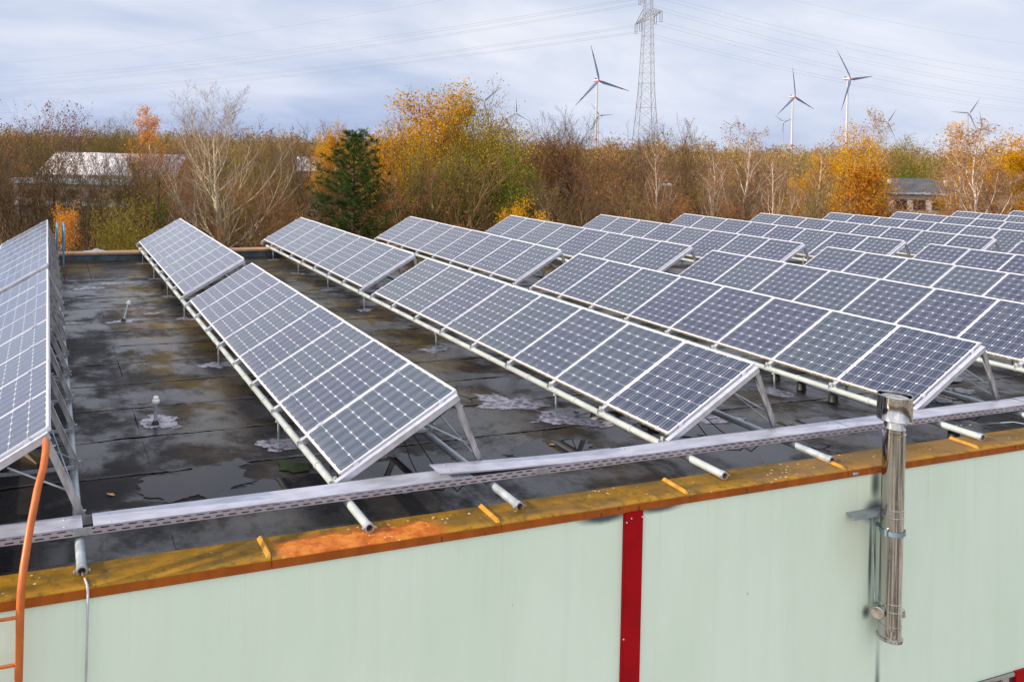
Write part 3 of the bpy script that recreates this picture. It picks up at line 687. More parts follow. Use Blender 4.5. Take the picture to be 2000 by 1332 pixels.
# ------------------------------------------------------------------ steel flue on the wall
ch = empty('flue_chimney', (7.575, -1.06, -1.83), label='polished stainless steel flue pipe with drum cap fixed to the green wall', cat='chimney')
RC = 0.097
b = MB(); b.lathe([(0.0001, 0.0), (RC+0.014, 0.0), (RC+0.016, 0.03), (RC+0.002, 0.035), (RC, 0.05), (RC, 0.14), (RC+0.004, 0.142), (RC+0.004, 0.156), (RC, 0.158), (RC, 0.28), (RC+0.004, 0.283), (RC+0.004, 0.297), (RC, 0.30), (RC, 0.36), (RC+0.004, 0.363), (RC+0.004, 0.375), (RC, 0.378),
                   (RC, 1.20), (RC+0.004, 1.203), (RC+0.004, 1.217), (RC, 1.22), (RC, 1.275), (RC+0.004, 1.278), (RC+0.004, 1.292), (RC, 1.295), (RC-0.002, 2.02), (RC+0.003, 2.023), (RC+0.003, 2.035), (RC-0.004, 2.04), (RC-0.004, 2.075), (RC+0.002, 2.08), (RC-0.008, 2.10), (RC-0.02, 2.18)], (0, 0, 0), 48)
b.build('pipe', M_steel, ch)
cp = MB(); RK = 0.148
cp.lathe([(RK-0.006, 2.165), (RK, 2.16), (RK+0.004, 2.168), (RK, 2.176), (RK, 2.395), (RK+0.004, 2.400), (RK, 2.408), (RK-0.006, 2.405), (RK-0.007, 2.165)], (0, 0, 0), 48)
cp.lathe([(0.0001, 2.398), (0.095, 2.393), (0.118, 2.384), (0.122, 2.32)], (0, 0, 0), 40)
cp.build('cap', M_steel, ch)
st = MB()
for a in range(4):
    ca, sa = math.cos(a*math.pi/2+.4), math.sin(a*math.pi/2+.4)
    st.bar((0.09*ca, 0.09*sa, 2.2), (RK*ca*0.985, RK*sa*0.985, 2.2), 0.02, 0.003)
    st.bar((0.118*ca, 0.118*sa, 2.33), (RK*ca*0.985, RK*sa*0.985, 2.33), 0.02, 0.003)
st.build('cap_stay', M_steel, ch)
bd = MB(); bd.lathe([(RC+0.004, 1.04), (RC+0.008, 1.04), (RC+0.008, 1.085), (RC+0.004, 1.085)], (0, 0, 0), 48)
bd.box((-0.015, RC, 1.045), (0.015, 0.158, 1.08)); bd.box((RC*0.7, -RC*0.78, 1.03), (RC*0.7+0.02, -RC*0.78+0.03, 1.095)); bd.box((-RC-0.026, -0.035, 1.03), (-RC-0.006, -0.012, 1.10))
bd.build('clamp_band', M_bluepipe if False else simple('blue grey clamp steel', (0.22, 0.30, 0.38), 0.4, 0.5), ch)
br = MB()
br.box((-0.42, 0.075, 1.225), (0.06, 0.158, 1.229)); br.box((-0.42, 0.070, 1.185), (0.06, 0.0745, 1.229)); br.box((-0.42, 0.0745, 1.21), (-0.415, 0.158, 1.2245))
br.build('wall_bracket', simple('grey bracket steel', (0.30, 0.34, 0.38), 0.45, 0.4), ch)
# branch pieces at the foot of the flue
Mx = Matrix.Rotation(math.radians(-62), 3, 'Z') @ Matrix.Rotation(math.radians(90), 3, 'X')
tl = MB(); tl.lathe([(0.052, -0.06), (0.052, 0.06), (0.059, 0.062), (0.059, 0.08), (0.054, 0.084), (0.0001, 0.086)], (-0.085, 0.05, 0.27), 28, Mx)
tl.build('inspection_stub', M_steel, ch)
el = MB(); el.tube([(0.04, 0.06, 0.27), (0.115, 0.05, 0.27), (0.145, 0.03, 0.26), (0.158, 0.015, 0.235), (0.160, 0.012, 0.19)], [0.046, 0.046, 0.046, 0.047, 0.047], 22); el.build('elbow', M_steel, ch)
rv = MB(); rv.tube([(-0.105, 0.08, 0.34), (-0.085, 0.145, 1.18)], 0.008, 8); rv.build('earth_rod', M_galv, ch)

# ------------------------------------------------------------------ orange ladder at the left
ld = empty('roof_ladder', (-0.5, -1.06, GROUND), label='orange painted steel access ladder rising above the rusty coping at left', cat='ladder')
base = Vector((-0.5, -1.06, GROUND))
def rail(dx):
    P = [(-0.478, -1.06, GROUND), (-0.478, -1.06, -1.2), (-0.477, -1.06, -0.42), (-0.477, -1.055, -0.16), (-0.474, -1.03, -0.06), (-0.462, -0.96, 0.055), (-0.43, -0.80, 0.24), (-0.388, -0.62, 0.42), (-0.366, -0.55, 0.485), (-0.352, -0.50, 0.522), (-0.342, -0.42, 0.565), (-0.338, -0.36, 0.585), (-0.336, -0.30, 0.59), (-0.336, -0.15, 0.592)]
    return MB().tube([Vector(p)-base+Vector((dx, 0, 0)) for p in P], 0.027, 16)
rail(0).build('rail', M_orange, ld); rail(-0.48).build('rail', M_orange, ld)
for k in range(22):
    z = -0.225 - k*0.31
    MB().tube([(-0.472-base.x-0.002, 0, z-base.z), (-0.472-base.x-0.47, 0, z-base.z)], 0.012, 10).build('rung', M_orange, ld)
for dx in (0, -0.48): MB().bar((0.022+dx, 0.0, 4.6), (0.022+dx, 0.155, 4.6), 0.03, 0.012).build('wall_stay', M_orange, ld)

# ------------------------------------------------------------------ small things on the roof
hc = MB(); x_ = XS[0]+1.385
hc.tube([(x_, -0.60, -0.16), (x_+0.004, -0.752, -0.176), (x_+0.008, -0.775, -0.20), (x_+0.018, -0.80, -0.172), (x_+0.03, -0.90, -0.168), (x_+0.034, -0.935, -0.20), (x_+0.034, -0.945, -0.5), (x_+0.030, -0.94, -2.0), (x_+0.03, -0.94, -4)], 0.0085, 8)
tag(hc.build('hanging_cable', simple('grey cable sheath', (0.42, 0.42, 0.46), 0.5)), 'thin grey cable hanging from an open pipe end down the green wall', 'cable')

def vent(loc, lean, h, label, name='roof_vent'):
    e = empty(name, loc, label=label, cat='vent pipe'); tip = Vector((lean[0], lean[1], h))
    MB().tube([(0, 0, 0), tip*0.5, tip*0.9], 0.020, 12).build('pipe', M_galv, e)
    M3 = tip.normalized().to_track_quat('Z', 'Y').to_matrix()
    c = MB(); c.lathe([(0.022, -0.02), (0.044, -0.02), (0.046, 0.0), (0.046, 0.012), (0.034, 0.020), (0.034, 0.040), (0.024, 0.055), (0.0001, 0.060)], tip*0.93, 16, M3); c.build('cap', M_white, e)
    MB().lathe([(0.055, 0.0), (0.040, 0.02), (0.024, 0.05)], (0, 0, 0), 14).build('collar', M_black, e)
    return e
vent((0.905, 2.98, ROOF), (0.0, 0.0), 0.30, 'upright white capped vent pipe on the wet roof between first two rows')
vent((1.02, 8.6, ROOF), (0.10, 0.10), 0.33, 'leaning white capped vent pipe farther back on the roof')
bl = [(9.965, 2.448, 'black conductor block on the roof farthest back behind the chimney row'), (9.893, 1.95, 'black conductor block in the middle of the three behind the chimney'), (9.83, 1.40, 'black conductor block nearest the tray, left of the chimney cap'), (10.05, -0.02, 'black conductor block beside the tray right of the chimney')]
for x_, y_, lab in bl:
    m = MB(); m.lathe([(0.0001, 0.10), (0.048, 0.10), (0.056, 0.09), (0.060, 0.01), (0.066, 0.0)], (0, 0, 0), 18); m.box((-0.012, -0.03, 0.10), (0.012, 0.03, 0.112))
    o = m.build('conductor_block', M_black); o.location = (x_, y_, ROOF+0.004 if y_ > 0 else -0.44); tag(o, lab, 'roof block', 'conductor blocks on the roof')
wv_ = MB(); wv_.tube([(8.6, 6.5, -0.33), (9.2, 4.4, -0.32), (9.965, 2.448, ROOF+0.118), (9.93, 2.2, -0.355), (9.893, 1.95, ROOF+0.118), (9.86, 1.7, -0.36), (9.83, 1.40, ROOF+0.118), (9.93, 0.7, -0.37), (10.05, -0.02, -0.32), (10.4, -0.45, -0.16), (10.6, -0.8, -0.155)], 0.0055, 6)
tag(wv_.build('conductor_wire', M_galv), 'thin bright lightning conductor wire sagging between black roof blocks', 'wire')

def leaf(name, loc, s, rz, lab):
    m = MB(); pts = [(0, -1, .02), (.45, -.55, .12), (.5, .1, .16), (.3, .6, .08), (0, 1, .22), (-.3, .6, .1), (-.5, .1, .18), (-.45, -.55, .1)]
    vs = [(0, 0, 0.03)] + pts; m.add([(a*s, b_*s, c*s) for a, b_, c in vs], [(0, i+1, (i+1) % 8+1) for i in range(8)], True)
    o = m.build(name, M_leaf_yel); o.location = loc; o.rotation_euler = (0, 0, rz)
    tag(o, lab, 'leaf', 'leaves fallen on the roof')
leaf('fallen_leaf', (0.263, 1.17, ROOF+0.006), 0.045, 0.9, 'yellow fallen leaf on wet roof left of the large puddle')
leaf('fallen_leaf', (-0.63, 2.0, ROOF+0.006), 0.05, 2.1, 'yellow fallen leaf on the dark roof under the first row')
leaf('fallen_leaf', (2.12, 0.75, ROOF+0.02), 0.03, 0.4, 'small yellow leaf by the front corner of the second row')
leaf('fallen_leaf', (5.1, 1.08, ROOF+0.016), 0.04, 1.4, 'orange leaf among debris beside the puddle of the third row')
# ladder hoops over the back edge
hp = empty('hoop_rail', (0.0, 16.1, ROOF), label='pale blue hooped ladder rails over the back parapet behind first row', cat='ladder')
for dx, nm in ((-0.07, 'rail'), (0.09, 'rail')):
    MB().tube([(dx, -0.9, 0.0), (dx, -0.9, 0.9), (dx, -0.82, 0.99), (dx, -0.6, 1.02), (dx, 0.5, 1.02), (dx, 0.62, 0.95), (dx, 0.66, 0.8), (dx, 0.66, -3)], 0.024, 12).build(nm, M_bluepipe, hp)
for z_ in (-0.2, -0.5, 0.25): MB().tube([(-0.07, 0.66, z_), (0.09, 0.66, z_)], 0.016, 8).build('rung', M_bluepipe, hp)
# crumpled foil on the back coping
m = MB(); rr = random.Random(5); n = 9; vs = []
for i in range(n):
    for j in range(5): vs.append((i*0.075, j*0.05, (0.05+rr.uniform(-.03, .05))*math.sin(math.pi*i/(n-1))*math.sin(math.pi*j/4)+0.004))
m.add(vs, [(i*5+j, i*5+j+1, (i+1)*5+j+1, (i+1)*5+j) for i in range(n-1) for j in range(4)])
o = m.build('foil_scrap', M_patch if False else simple('pale plastic scrap', (0.62, 0.58, 0.60), 0.4)); o.location = (0.62, YB-0.15, -0.221); tag(o, 'crumpled pale plastic sheet lying on the back coping', 'plastic scrap')
# saplings rooted in the roof seams
def sapling(loc, h, n, seed, lab, col):
    e = empty('sapling', loc, label=lab, cat='sapling'); rr = random.Random(seed)
    for i in range(n):
        a = rr.uniform(0, 6.28); l = rr.uniform(.12, .3)*h
        m = MB(); P = [Vector((0, 0, 0)), Vector((l*.35*math.cos(a), l*.35*math.sin(a), h*.45)), Vector((l*math.cos(a), l*math.sin(a), h*rr.uniform(.75, 1)))]
        m.tube(P, [0.008, 0.006, 0.002], 6)
        for k in range(4):
            q = P[1].lerp(P[2], rr.random()); b2 = rr.uniform(0, 6.28); m.tube([q, q+Vector((.12*math.cos(b2), .12*math.sin(b2), .16))], [0.003, 0.0012], 5)
        m.build('stem', col, e)
M_redtwig = simple('red brown bark', (0.20, 0.055, 0.035), 0.6)
sapling((0.085, 13.4, ROOF), 1.05, 3, 2, 'thin red stemmed sapling rooted in roof seam behind first row', M_redtwig)
sapling((4.25, 16.0, ROOF), 0.95, 5, 7, 'thin orange twigged sapling against the back upstand between rows', simple('orange bark', (0.36, 0.14, 0.04), 0.6))
blk = MB(); blk.box((-0.02, -0.3, 0), (0.06, 0.3, 0.07)); o = blk.build('timber_offcut', simple('old timber', (0.16, 0.12, 0.07), 0.8, streak=(8, 1, 8))); o.location = (-0.52, 2.4, ROOF+0.002); o.rotation_euler = (0, 0, 0.45); tag(o, 'short weathered timber offcut lying on the roof under first row', 'timber')

#TREES#
# ------------------------------------------------------------------ trees
def bark(name, c0, c1, sc=4):
    m, t, b = new_mat(name); co = t.coord(); oi = t.node('ShaderNodeObjectInfo')
    n = t.noise(t.scale(co, (1, 1, .35)), sc, 5, 0.65)
    c = t.mix(t.rng(n, .35, .65), c0, c1); c = t.mix(t.m('MULTIPLY', oi.outputs['Random'], .35), c, tuple(x*.6 for x in c0))
    setp(t, b, Base_Color=c, Roughness=0.9, Specular_IOR_Level=0.15); return m
def foliage(name, stops, tr=0.45, objvar=0.5):
    m, t, b = new_mat(name); ge = t.node('ShaderNodeNewGeometry'); oi = t.node('ShaderNodeObjectInfo')
    co = t.coord(); cl = t.noise(co, 0.45, 3, 0.6)
    f = t.m('ADD', t.m('MULTIPLY', ge.outputs['Random Per Island'], 0.55), t.m('MULTIPLY', t.m('SUBTRACT', cl, 0.28), 0.9))
    f = t.m('ADD', f, t.m('MULTIPLY', t.m('SUBTRACT', oi.outputs['Random'], 0.5), objvar*0.6))
    c = t.ramp(f, stops)
    df = t.node('ShaderNodeBsdfDiffuse'); tl = t.node('ShaderNodeBsdfTranslucent'); mx = t.node('ShaderNodeMixShader'); mx.inputs[0].default_value = tr
    t.put(df.inputs[0], c); t.put(tl.inputs[0], c); t.l.new(df.outputs[0], mx.inputs[1]); t.l.new(tl.outputs[0], mx.inputs[2])
    t.l.new(mx.outputs[0], t.n['Material Output'].inputs[0]); t.n.remove(b); return m
B_pale = bark('pale grey bark', (0.46, 0.37, 0.24), (0.74, 0.63, 0.45))
B_brown = bark('brown bark', (0.070, 0.046, 0.026), (0.21, 0.14, 0.080))
B_olive = bark('olive bark', (0.10, 0.078, 0.030), (0.25, 0.195, 0.080))
B_birch = bark('white birch bark', (0.45, 0.36, 0.28), (0.80, 0.72, 0.62), 9)
B_russet = bark('russet bark', (0.13, 0.062, 0.034), (0.31, 0.160, 0.085))
F_russet = foliage('russet dry leaves', [(0.1, (0.12, 0.055, 0.030)), (0.45, (0.33, 0.145, 0.050)), (0.8, (0.52, 0.25, 0.065)), (1, (0.68, 0.38, 0.09))])
F_brown = foliage('brown twig leaves', [(0.1, (0.10, 0.062, 0.036)), (0.5, (0.26, 0.155, 0.070)), (0.8, (0.40, 0.245, 0.080)), (1, (0.54, 0.35, 0.09))])
F_purple = foliage('dull purple seed heads', [(0.1, (0.102, 0.051, 0.065)), (0.5, (0.222, 0.097, 0.097)), (0.9, (0.410, 0.189, 0.128))])
F_olive = foliage('olive yellow leaves', [(0.05, (0.095, 0.080, 0.014)), (0.4, (0.27, 0.215, 0.022)), (0.7, (0.46, 0.35, 0.028)), (1, (0.68, 0.46, 0.04))])
F_gold = foliage('golden maple leaves', [(0.05, (0.30, 0.145, 0.010)), (0.4, (0.62, 0.32, 0.012)), (0.75, (0.80, 0.45, 0.02)), (1, (0.88, 0.60, 0.07))], 0.48, 0.15)
F_orange = foliage('orange birch leaves', [(0.05, (0.34, 0.13, 0.025)), (0.45, (0.64, 0.27, 0.035)), (0.85, (0.82, 0.42, 0.08))], 0.45, 0.25)
F_copper = foliage('copper beech leaves', [(0.05, (0.12, 0.048, 0.012)), (0.45, (0.36, 0.135, 0.015)), (0.85, (0.62, 0.27, 0.025))], 0.42, 0.15)
F_pine = foliage('pine needles', [(0.05, (0.016, 0.036, 0.011)), (0.45, (0.040, 0.080, 0.020)), (0.75, (0.078, 0.125, 0.030)), (1, (0.14, 0.18, 0.045))], 0.2, 0.1)
F_green = foliage('late green leaves', [(0.05, (0.040, 0.077, 0.014)), (0.45, (0.114, 0.179, 0.021)), (0.85, (0.285, 0.342, 0.033))])
F_pink = foliage('pale brown birch twig tips', [(0.05, (0.22, 0.13, 0.085)), (0.5, (0.40, 0.235, 0.125)), (0.9, (0.56, 0.34, 0.13))])

class Grower:
    def __init__(s, seed): s.r = random.Random(seed); s.np = np.random.default_rng(seed); s.tv = []; s.tf = []; s.wv = []; s.wf = []; s.lp = []; s.nt = 0; s.nw = 0
    def tube(s, pts, rad, k, twig):
        V = s.wv if twig else s.tv; F = s.wf if twig else s.tf; n0 = s.nw if twig else s.nt
        P = np.array(pts); d = np.gradient(P, axis=0); d /= np.linalg.norm(d, axis=1)[:, None]+1e-9
        a = np.array((0.31, 0.17, 0.93)) if abs(d[0][2]) < 0.8 else np.array((0.93, 0.31, 0.1))
        x = np.cross(d, a); x /= np.linalg.norm(x, axis=1)[:, None]+1e-9; y = np.cross(d, x)
        th = np.arange(k)*2*math.pi/k; R = np.array(rad)[:, None, None]
        V.append((P[:, None, :] + R*(x[:, None, :]*np.cos(th)[None, :, None] + y[:, None, :]*np.sin(th)[None, :, None])).reshape(-1, 3))
        n = len(P); i = np.arange(n-1)[:, None]*k; j = np.arange(k)[None, :]; j2 = (j+1) % k
        F.append(np.stack([i+j, i+j2, i+k+j2, i+k+j], -1).reshape(-1, 4)+n0)
        if twig: s.nw += n*k
        else: s.nt += n*k
    def limb(s, p, d, L, r, lvl, S, leafy=True):
        R = s.r
        if lvl in (1, 2) and leafy and R.random() < S.get('gap', .28): leafy = False
        n = S['seg'][lvl]; pts = [p]; rad = [r]; ds = [d]
        for i in range(n):
            w = S['wob'][lvl]; d = (d + Vector((R.gauss(0, w), R.gauss(0, w), R.gauss(0, w))) + Vector((0, 0, S['trop'][lvl]))).normalized()
            p = p + d*(L/n); pts.append(p); rad.append(r*(1-(i+1)/n*S.get('taper', .8))); ds.append(d)
        s.tube([tuple(q) for q in pts], rad, S['k'][lvl], lvl >= S['twig'])
        if lvl < S['lv']:
            nc = S['n'][lvl]; az = R.uniform(0, 6.28)
            for c in range(nc):
                t = S['t0'][lvl] + (1-S['t0'][lvl])*(c+R.random())/nc; i = min(n-1, int(t*n)); q = pts[i].lerp(pts[i+1], t*n-i)
                az += 2.4+R.uniform(-.5, .5); an = math.radians(S['ang'][lvl]*R.uniform(.65, 1.3)); dd = ds[min(n, i+1)]
                o = dd.orthogonal().normalized(); o = Matrix.Rotation(az, 3, dd) @ o
                cd = (dd*math.cos(an)+o*math.sin(an)).normalized()
                sh = S['shape'](t) if lvl == 0 else 1-.45*t
                s.limb(q, cd, L*S['rat'][lvl]*sh*R.uniform(.7, 1.2), max(S['rmin'], rad[i]*S['rr'][lvl]), lvl+1, S, leafy)
        if lvl >= S['leaflv'] and S['leaf'] > 0 and (leafy or R.random() < .12):
            m = S['leaf']*(1 if lvl == S['lv'] else .5)
            for _ in range(int(m)+(R.random() < m-int(m))):
                q = pts[R.randint(max(0, n-2) if lvl < S['lv'] else 0, n)]
                if q.z > S.get('leafz', -1): s.lp.append((q.x+R.gauss(0, S['ls']), q.y+R.gauss(0, S['ls']), q.z+R.gauss(0, S['ls'])))
    def leafmesh(s, size, asp=0.75, up=0.0):
        P = np.array(s.lp).reshape(-1, 3); n = len(P); a = s.np.normal(size=(n, 3)); a[:, 2] *= (1-up); a /= np.linalg.norm(a, axis=1)[:, None]+1e-9
        b = s.np.normal(size=(n, 3)); b = np.cross(a, b); b /= np.linalg.norm(b, axis=1)[:, None]+1e-9
        sz = size*s.np.uniform(.55, 1.35, (n, 1)); a = a*sz; b = b*sz*asp
        V = np.stack([P-a, P-b*0.9+a*.1, P+a, P+b], 1).reshape(-1, 3); F = np.arange(4*n).reshape(-1, 4)
        return V, F

def make_tree(name, H, S, seed, mt, ml, mw=None, leafsize=.09, asp=.75, stems=None):
    g = Grower(seed)
    for (dx, dy, lean, az, hs) in (stems or [(0, 0, 0, 0, 1)]):
        d = Vector((math.sin(lean)*math.cos(az), math.sin(lean)*math.sin(az), math.cos(lean)))
        g.limb(Vector((dx, dy, -0.1)), d, H*hs*S['trunk'], S['r']*hs, 0, S)
    tm = quad_mesh(name+'_trunk', np.concatenate(g.tv), np.concatenate(g.tf)); tm.materials.append(mt)
    V = []; F = []; mi = []
    if g.wv: V.append(np.concatenate(g.wv)); F.append(np.concatenate(g.wf)); mi.append(np.zeros(len(F[-1]), np.int32))
    if g.lp:
        lv, lf = g.leafmesh(leafsize, asp); off = len(V[0]) if V else 0; V.append(lv); F.append(lf+off); mi.append(np.ones(len(lf), np.int32))
    cm = quad_mesh(name+'_crown', np.concatenate(V), np.concatenate(F), False); cm.materials.append(mw or mt); cm.materials.append(ml)
    cm.polygons.foreach_set('material_index', np.concatenate(mi)); cm.update()
    zz_ = np.concatenate([v[:, 2] for v in (V if V else g.tv)]); top = float(np.percentile(zz_, 99.6)) if not S.get('tip') else zz_.max()
    return tm, cm, float(top)

round_ = lambda t: 0.55+0.9*math.sin(math.pi*min(1, max(0, t*.9+.05)))**.8*(1-.35*t)
base = dict(trunk=.8, r=.17, seg=[9, 6, 4, 3, 2], wob=[.06, .12, .16, .2, .2], trop=[.05, .10, .10, .08, .05], k=[8, 6, 4, 3, 3], twig=2, lv=3, n=[16, 9, 7, 4], t0=[.25, .2, .15, .1],
            ang=[48, 46, 48, 45], rat=[.46, .50, .48, .5], rr=[.5, .55, .6, .6], rmin=.006, leaflv=3, leaf=1, ls=.14, shape=round_, taper=.82)
def S(**kw): d = dict(base); d.update(kw); return d

PR_ = {}
def proto_tree(key, n, fn): PR_[key] = [fn(i) for i in range(n)]
# big pale bare tree with steep limbs from a low fork
PR_['bare_hero'] = [make_tree('bare_hero', 13, S(trunk=.95, r=.24, n=[30, 11, 8, 5], t0=[.07, .12, .15, .2], ang=[48, 34, 36, 40], rat=[.66, .50, .46, .55], seg=[12, 10, 5, 3, 2], wob=[.03, .06, .10, .13, .15], trop=[.05, .105, .10, .07, .03], k=[8, 6, 4, 3, 3], rr=[.50, .5, .5, .6], rmin=.007, lv=4, twig=3, leaf=0, tip=1, taper=.9,
                    shape=lambda t: 1.08-.66*t), 11, B_pale, F_pink, simple('pale twig bark', (0.24, 0.165, 0.115), .9))]
proto_tree('brown', 4, lambda i: make_tree('brown', 12, S(r=.13, leaf=1.2, n=[18, 10, 9], ls=.2, lv=3, ang=[38, 38, 42], trop=[.05, .10, .09, .05, 0], rmin=.009), 100+i, B_brown, F_brown, B_brown, .045))
proto_tree('bare', 3, lambda i: make_tree('bare', 12, S(r=.14, leaf=.25, n=[17, 10, 9], t0=[.22, .15, .1], rmin=.011, lv=3, ang=[36, 38, 40], trop=[.05, .10, .09, .05, 0]), 140+i, B_brown, F_russet, B_brown, .05, stems=[(0, 0, .05, 0, 1), (.2, .1, .22, 2+i, .92)]))
proto_tree('russet', 3, lambda i: make_tree('russet', 11, S(r=.12, leaf=3.4, n=[18, 9, 8], t0=[.14, .15, .1], ls=.26, ang=[40, 40, 42], trop=[.05, .09, .08, .05, 0], rmin=.009), 180+i, B_russet, F_russet, B_russet, .048, stems=[(0, 0, .1, i, 1), (.3, .2, .28, 3.1+i, .85)]))
proto_tree('purple', 2, lambda i: make_tree('purple', 13, S(r=.12, leaf=1.5, n=[15, 8, 6], t0=[.45, .2, .2], ls=.1, ang=[36, 40, 45], leaflv=3), 220+i, B_brown, F_purple, B_brown, .085))
proto_tree('olive', 3, lambda i: make_tree('olive', 11, S(r=.13, leaf=4.6, n=[18, 9, 8], t0=[.2, .15, .1], ls=.26, ang=[38, 40, 42], trop=[.05, .09, .08, .05, 0], rmin=.009), 260+i, B_olive, F_olive, B_olive, .050, stems=[(0, 0, .08, i, 1), (.3, -.2, .3, 2.6+i, .8), (-.2, .3, .3, 4.9+i, .8)]))
proto_tree('gold', 2, lambda i: make_tree('gold', 11, S(r=.17, leaf=20, n=[15, 10, 8], t0=[.22, .2, .1], ls=.3, leafz=4.8, shape=lambda t: .8+.5*math.sin(math.pi*t)-.25*t), 300+i, B_brown, F_gold, B_brown, .060, stems=[(0, 0, .04, 0, 1), (.5, .1, .27, .2+i, .84), (-.5, 0, .33, 3.0+i, .88)]))
proto_tree('orange_birch', 2, lambda i: make_tree('orange_birch', 13, S(trunk=.95, r=.11, leaf=9, n=[24, 8, 7], t0=[.22, .2, .1], ang=[38, 50, 55], rat=[.30, .5, .5], trop=[.05, .03, -.06, -.1], ls=.22, gap=.08, shape=lambda t: 1.15-.75*t), 330+i, B_birch, F_orange, B_russet, .055))
proto_tree('birch', 3, lambda i: make_tree('birch', 13, S(trunk=.95, r=.12, leaf=1.3, n=[22, 9, 7], t0=[.28, .2, .1], ang=[33, 36, 40], rat=[.34, .5, .5], trop=[.05, .07, .0, -.05], ls=.15, rmin=.008, shape=lambda t: 1.2-.8*t), 360+i, B_birch, F_pink, simple('pink birch twigs', (0.30, 0.175, 0.11), .9) if i == 0 else bpy.data.materials['pink birch twigs'], .06,
           stems=[(0, 0, .03, i, 1), (.25, .1, .18, 1+2*i, .8)]))
proto_tree('gold_birch', 2, lambda i: make_tree('gold_birch', 13, S(trunk=.95, r=.13, leaf=7, n=[24, 8, 8], t0=[.15, .2, .1], ang=[40, 44, 45], rat=[.36, .5, .5], trop=[.05, .05, 0, -.05], ls=.28, gap=.15, shape=lambda t: 1.2-.8*t, leafz=1.0), 390+i, B_birch, F_gold, B_russet, .054, stems=[(0, 0, .03, i, 1), (.3, .2, .2, 2+i, .8)]))
proto_tree('copper', 1, lambda i: make_tree('copper', 7, S(r=.13, leaf=16, n=[18, 10, 7], t0=[.06, .1, .1], ang=[62, 45, 50], rat=[.5, .5, .5], ls=.24, shape=lambda t: 1.15-.8*t), 420+i, B_brown, F_copper, B_brown, .048))
proto_tree('green', 2, lambda i: make_tree('green', 9, S(r=.12, leaf=7, n=[16, 8, 7], t0=[.1, .1, .1], ls=.24), 440+i, B_olive, F_green, B_olive, .055, stems=[(0, 0, .05, 0, 1), (.2, .2, .3, 2, .8)]))
bush = dict(trunk=.75, r=.035, seg=[6, 4, 3, 2], wob=[.12, .18, .2, .2], trop=[.04, .04, .03, 0], n=[10, 7, 5], t0=[.12, .1, .1], ang=[40, 45, 45], rat=[.5, .55, .5], rmin=.006, twig=1, shape=lambda t: 1.1-.4*t, ls=.15)
def bstems(sd, n=9): rr = random.Random(sd); return [(rr.gauss(0, .35), rr.gauss(0, .35), rr.uniform(.05, .5), rr.uniform(0, 6.28), rr.uniform(.6, 1)) for _ in range(n)]
proto_tree('bush_brown', 3, lambda i: make_tree('bush_brown', 4.5, S(**bush, leaf=1.2, lv=2), 500+i, B_russet, F_brown, B_russet, .045, stems=bstems(i, 14)))
proto_tree('bush_olive', 2, lambda i: make_tree('bush_olive', 4.2, S(**bush, leaf=6, lv=2), 530+i, B_olive, F_olive, B_olive, .05, stems=bstems(9+i, 13)))
proto_tree('bush_russet', 2, lambda i: make_tree('bush_russet', 4.2, S(**bush, leaf=5, lv=2), 560+i, B_russet, F_russet, B_russet, .05, stems=bstems(19+i, 13)))

proto_tree('stem', 4, lambda i: make_tree('stem', 11, S(trunk=.95, r=.15, leaf=.4, n=[13, 7, 6], t0=[.30, .2, .15], ang=[30, 36, 40], rat=[.42, .5, .5], trop=[.04, .10, .09, .05, 0], rmin=.012, shape=lambda t: 1.15-.6*t), 610+i, [B_brown, B_olive, B_brown, B_olive][i], F_russet, [B_brown, B_olive, B_russet, B_russet][i], .05, stems=[(0, 0, .06, i, 1), (.25, .1, .2, 2+i, .9)][:1+i % 2]))

def make_pine(seed, H, W):
    g = Grower(seed); R = g.r
    g.tube([(0, 0, -.1), (0.02, 0, H*.5), (0, 0.03, H)], [.17, .10, .02], 8, False)
    z = .5; seg = []
    while z < H*.985:
        t = z/H; nb = R.randint(5, 7); a0 = R.uniform(0, 6.28)
        for b in range(nb):
            L = W*(1.0-t)**.62*R.uniform(.70, 1.12)*(1 if t > .12 else .9)+.22; a = a0+b*6.28/nb+R.uniform(-.25, .25); rise = .10+.55*t+R.uniform(-.12, .12)
            P = [Vector((0, 0, z))]; d = Vector((math.cos(a), math.sin(a), rise-.1)).normalized()
            for k in range(5): P.append(P[-1]+d*L/5); d = (d+Vector((R.gauss(0, .07), R.gauss(0, .07), .07))).normalized()
            g.tube([tuple(p) for p in P], [.03*(1-t)+.012]*3+[.01]*3, 4, False)
            for k in range(int(5+8*L)):
                q = R.random()**.7; i = min(4, int(q*5)); p = P[i].lerp(P[i+1], q*5-i)
                sd = Vector((R.gauss(0, 1), R.gauss(0, 1), R.gauss(.35, .5))).normalized(); e = p+sd*R.uniform(.12, .42)*(1-.3*q); seg.append((p, e))
        z += H*.037*R.uniform(.8, 1.25)
    V = []
    for p, e in seg:
        ax = (e-p)
        for k in range(36):
            c = p+ax*R.uniform(.15, 1.05); d = (ax.normalized()*.8+Vector((R.gauss(0, .75), R.gauss(0, .75), R.gauss(.12, .6)))).normalized(); L = R.uniform(.09, .17); s_ = d.orthogonal().normalized()*.0062
            s_ = Matrix.Rotation(R.uniform(0, 6.28), 3, d) @ s_
            V += [c-s_, c+s_, c+d*L+s_*.4, c+d*L-s_*.4]
    V = np.array([tuple(v) for v in V]); F = np.arange(len(V)).reshape(-1, 4)
    tm = quad_mesh('pine_trunk', np.concatenate(g.tv), np.concatenate(g.tf)); tm.materials.append(B_brown)
    cm = quad_mesh('pine_crown', V, F, False); cm.materials.append(F_pine); return tm, cm, H
PR_['pine'] = [make_pine(3, 10, 3.6)]

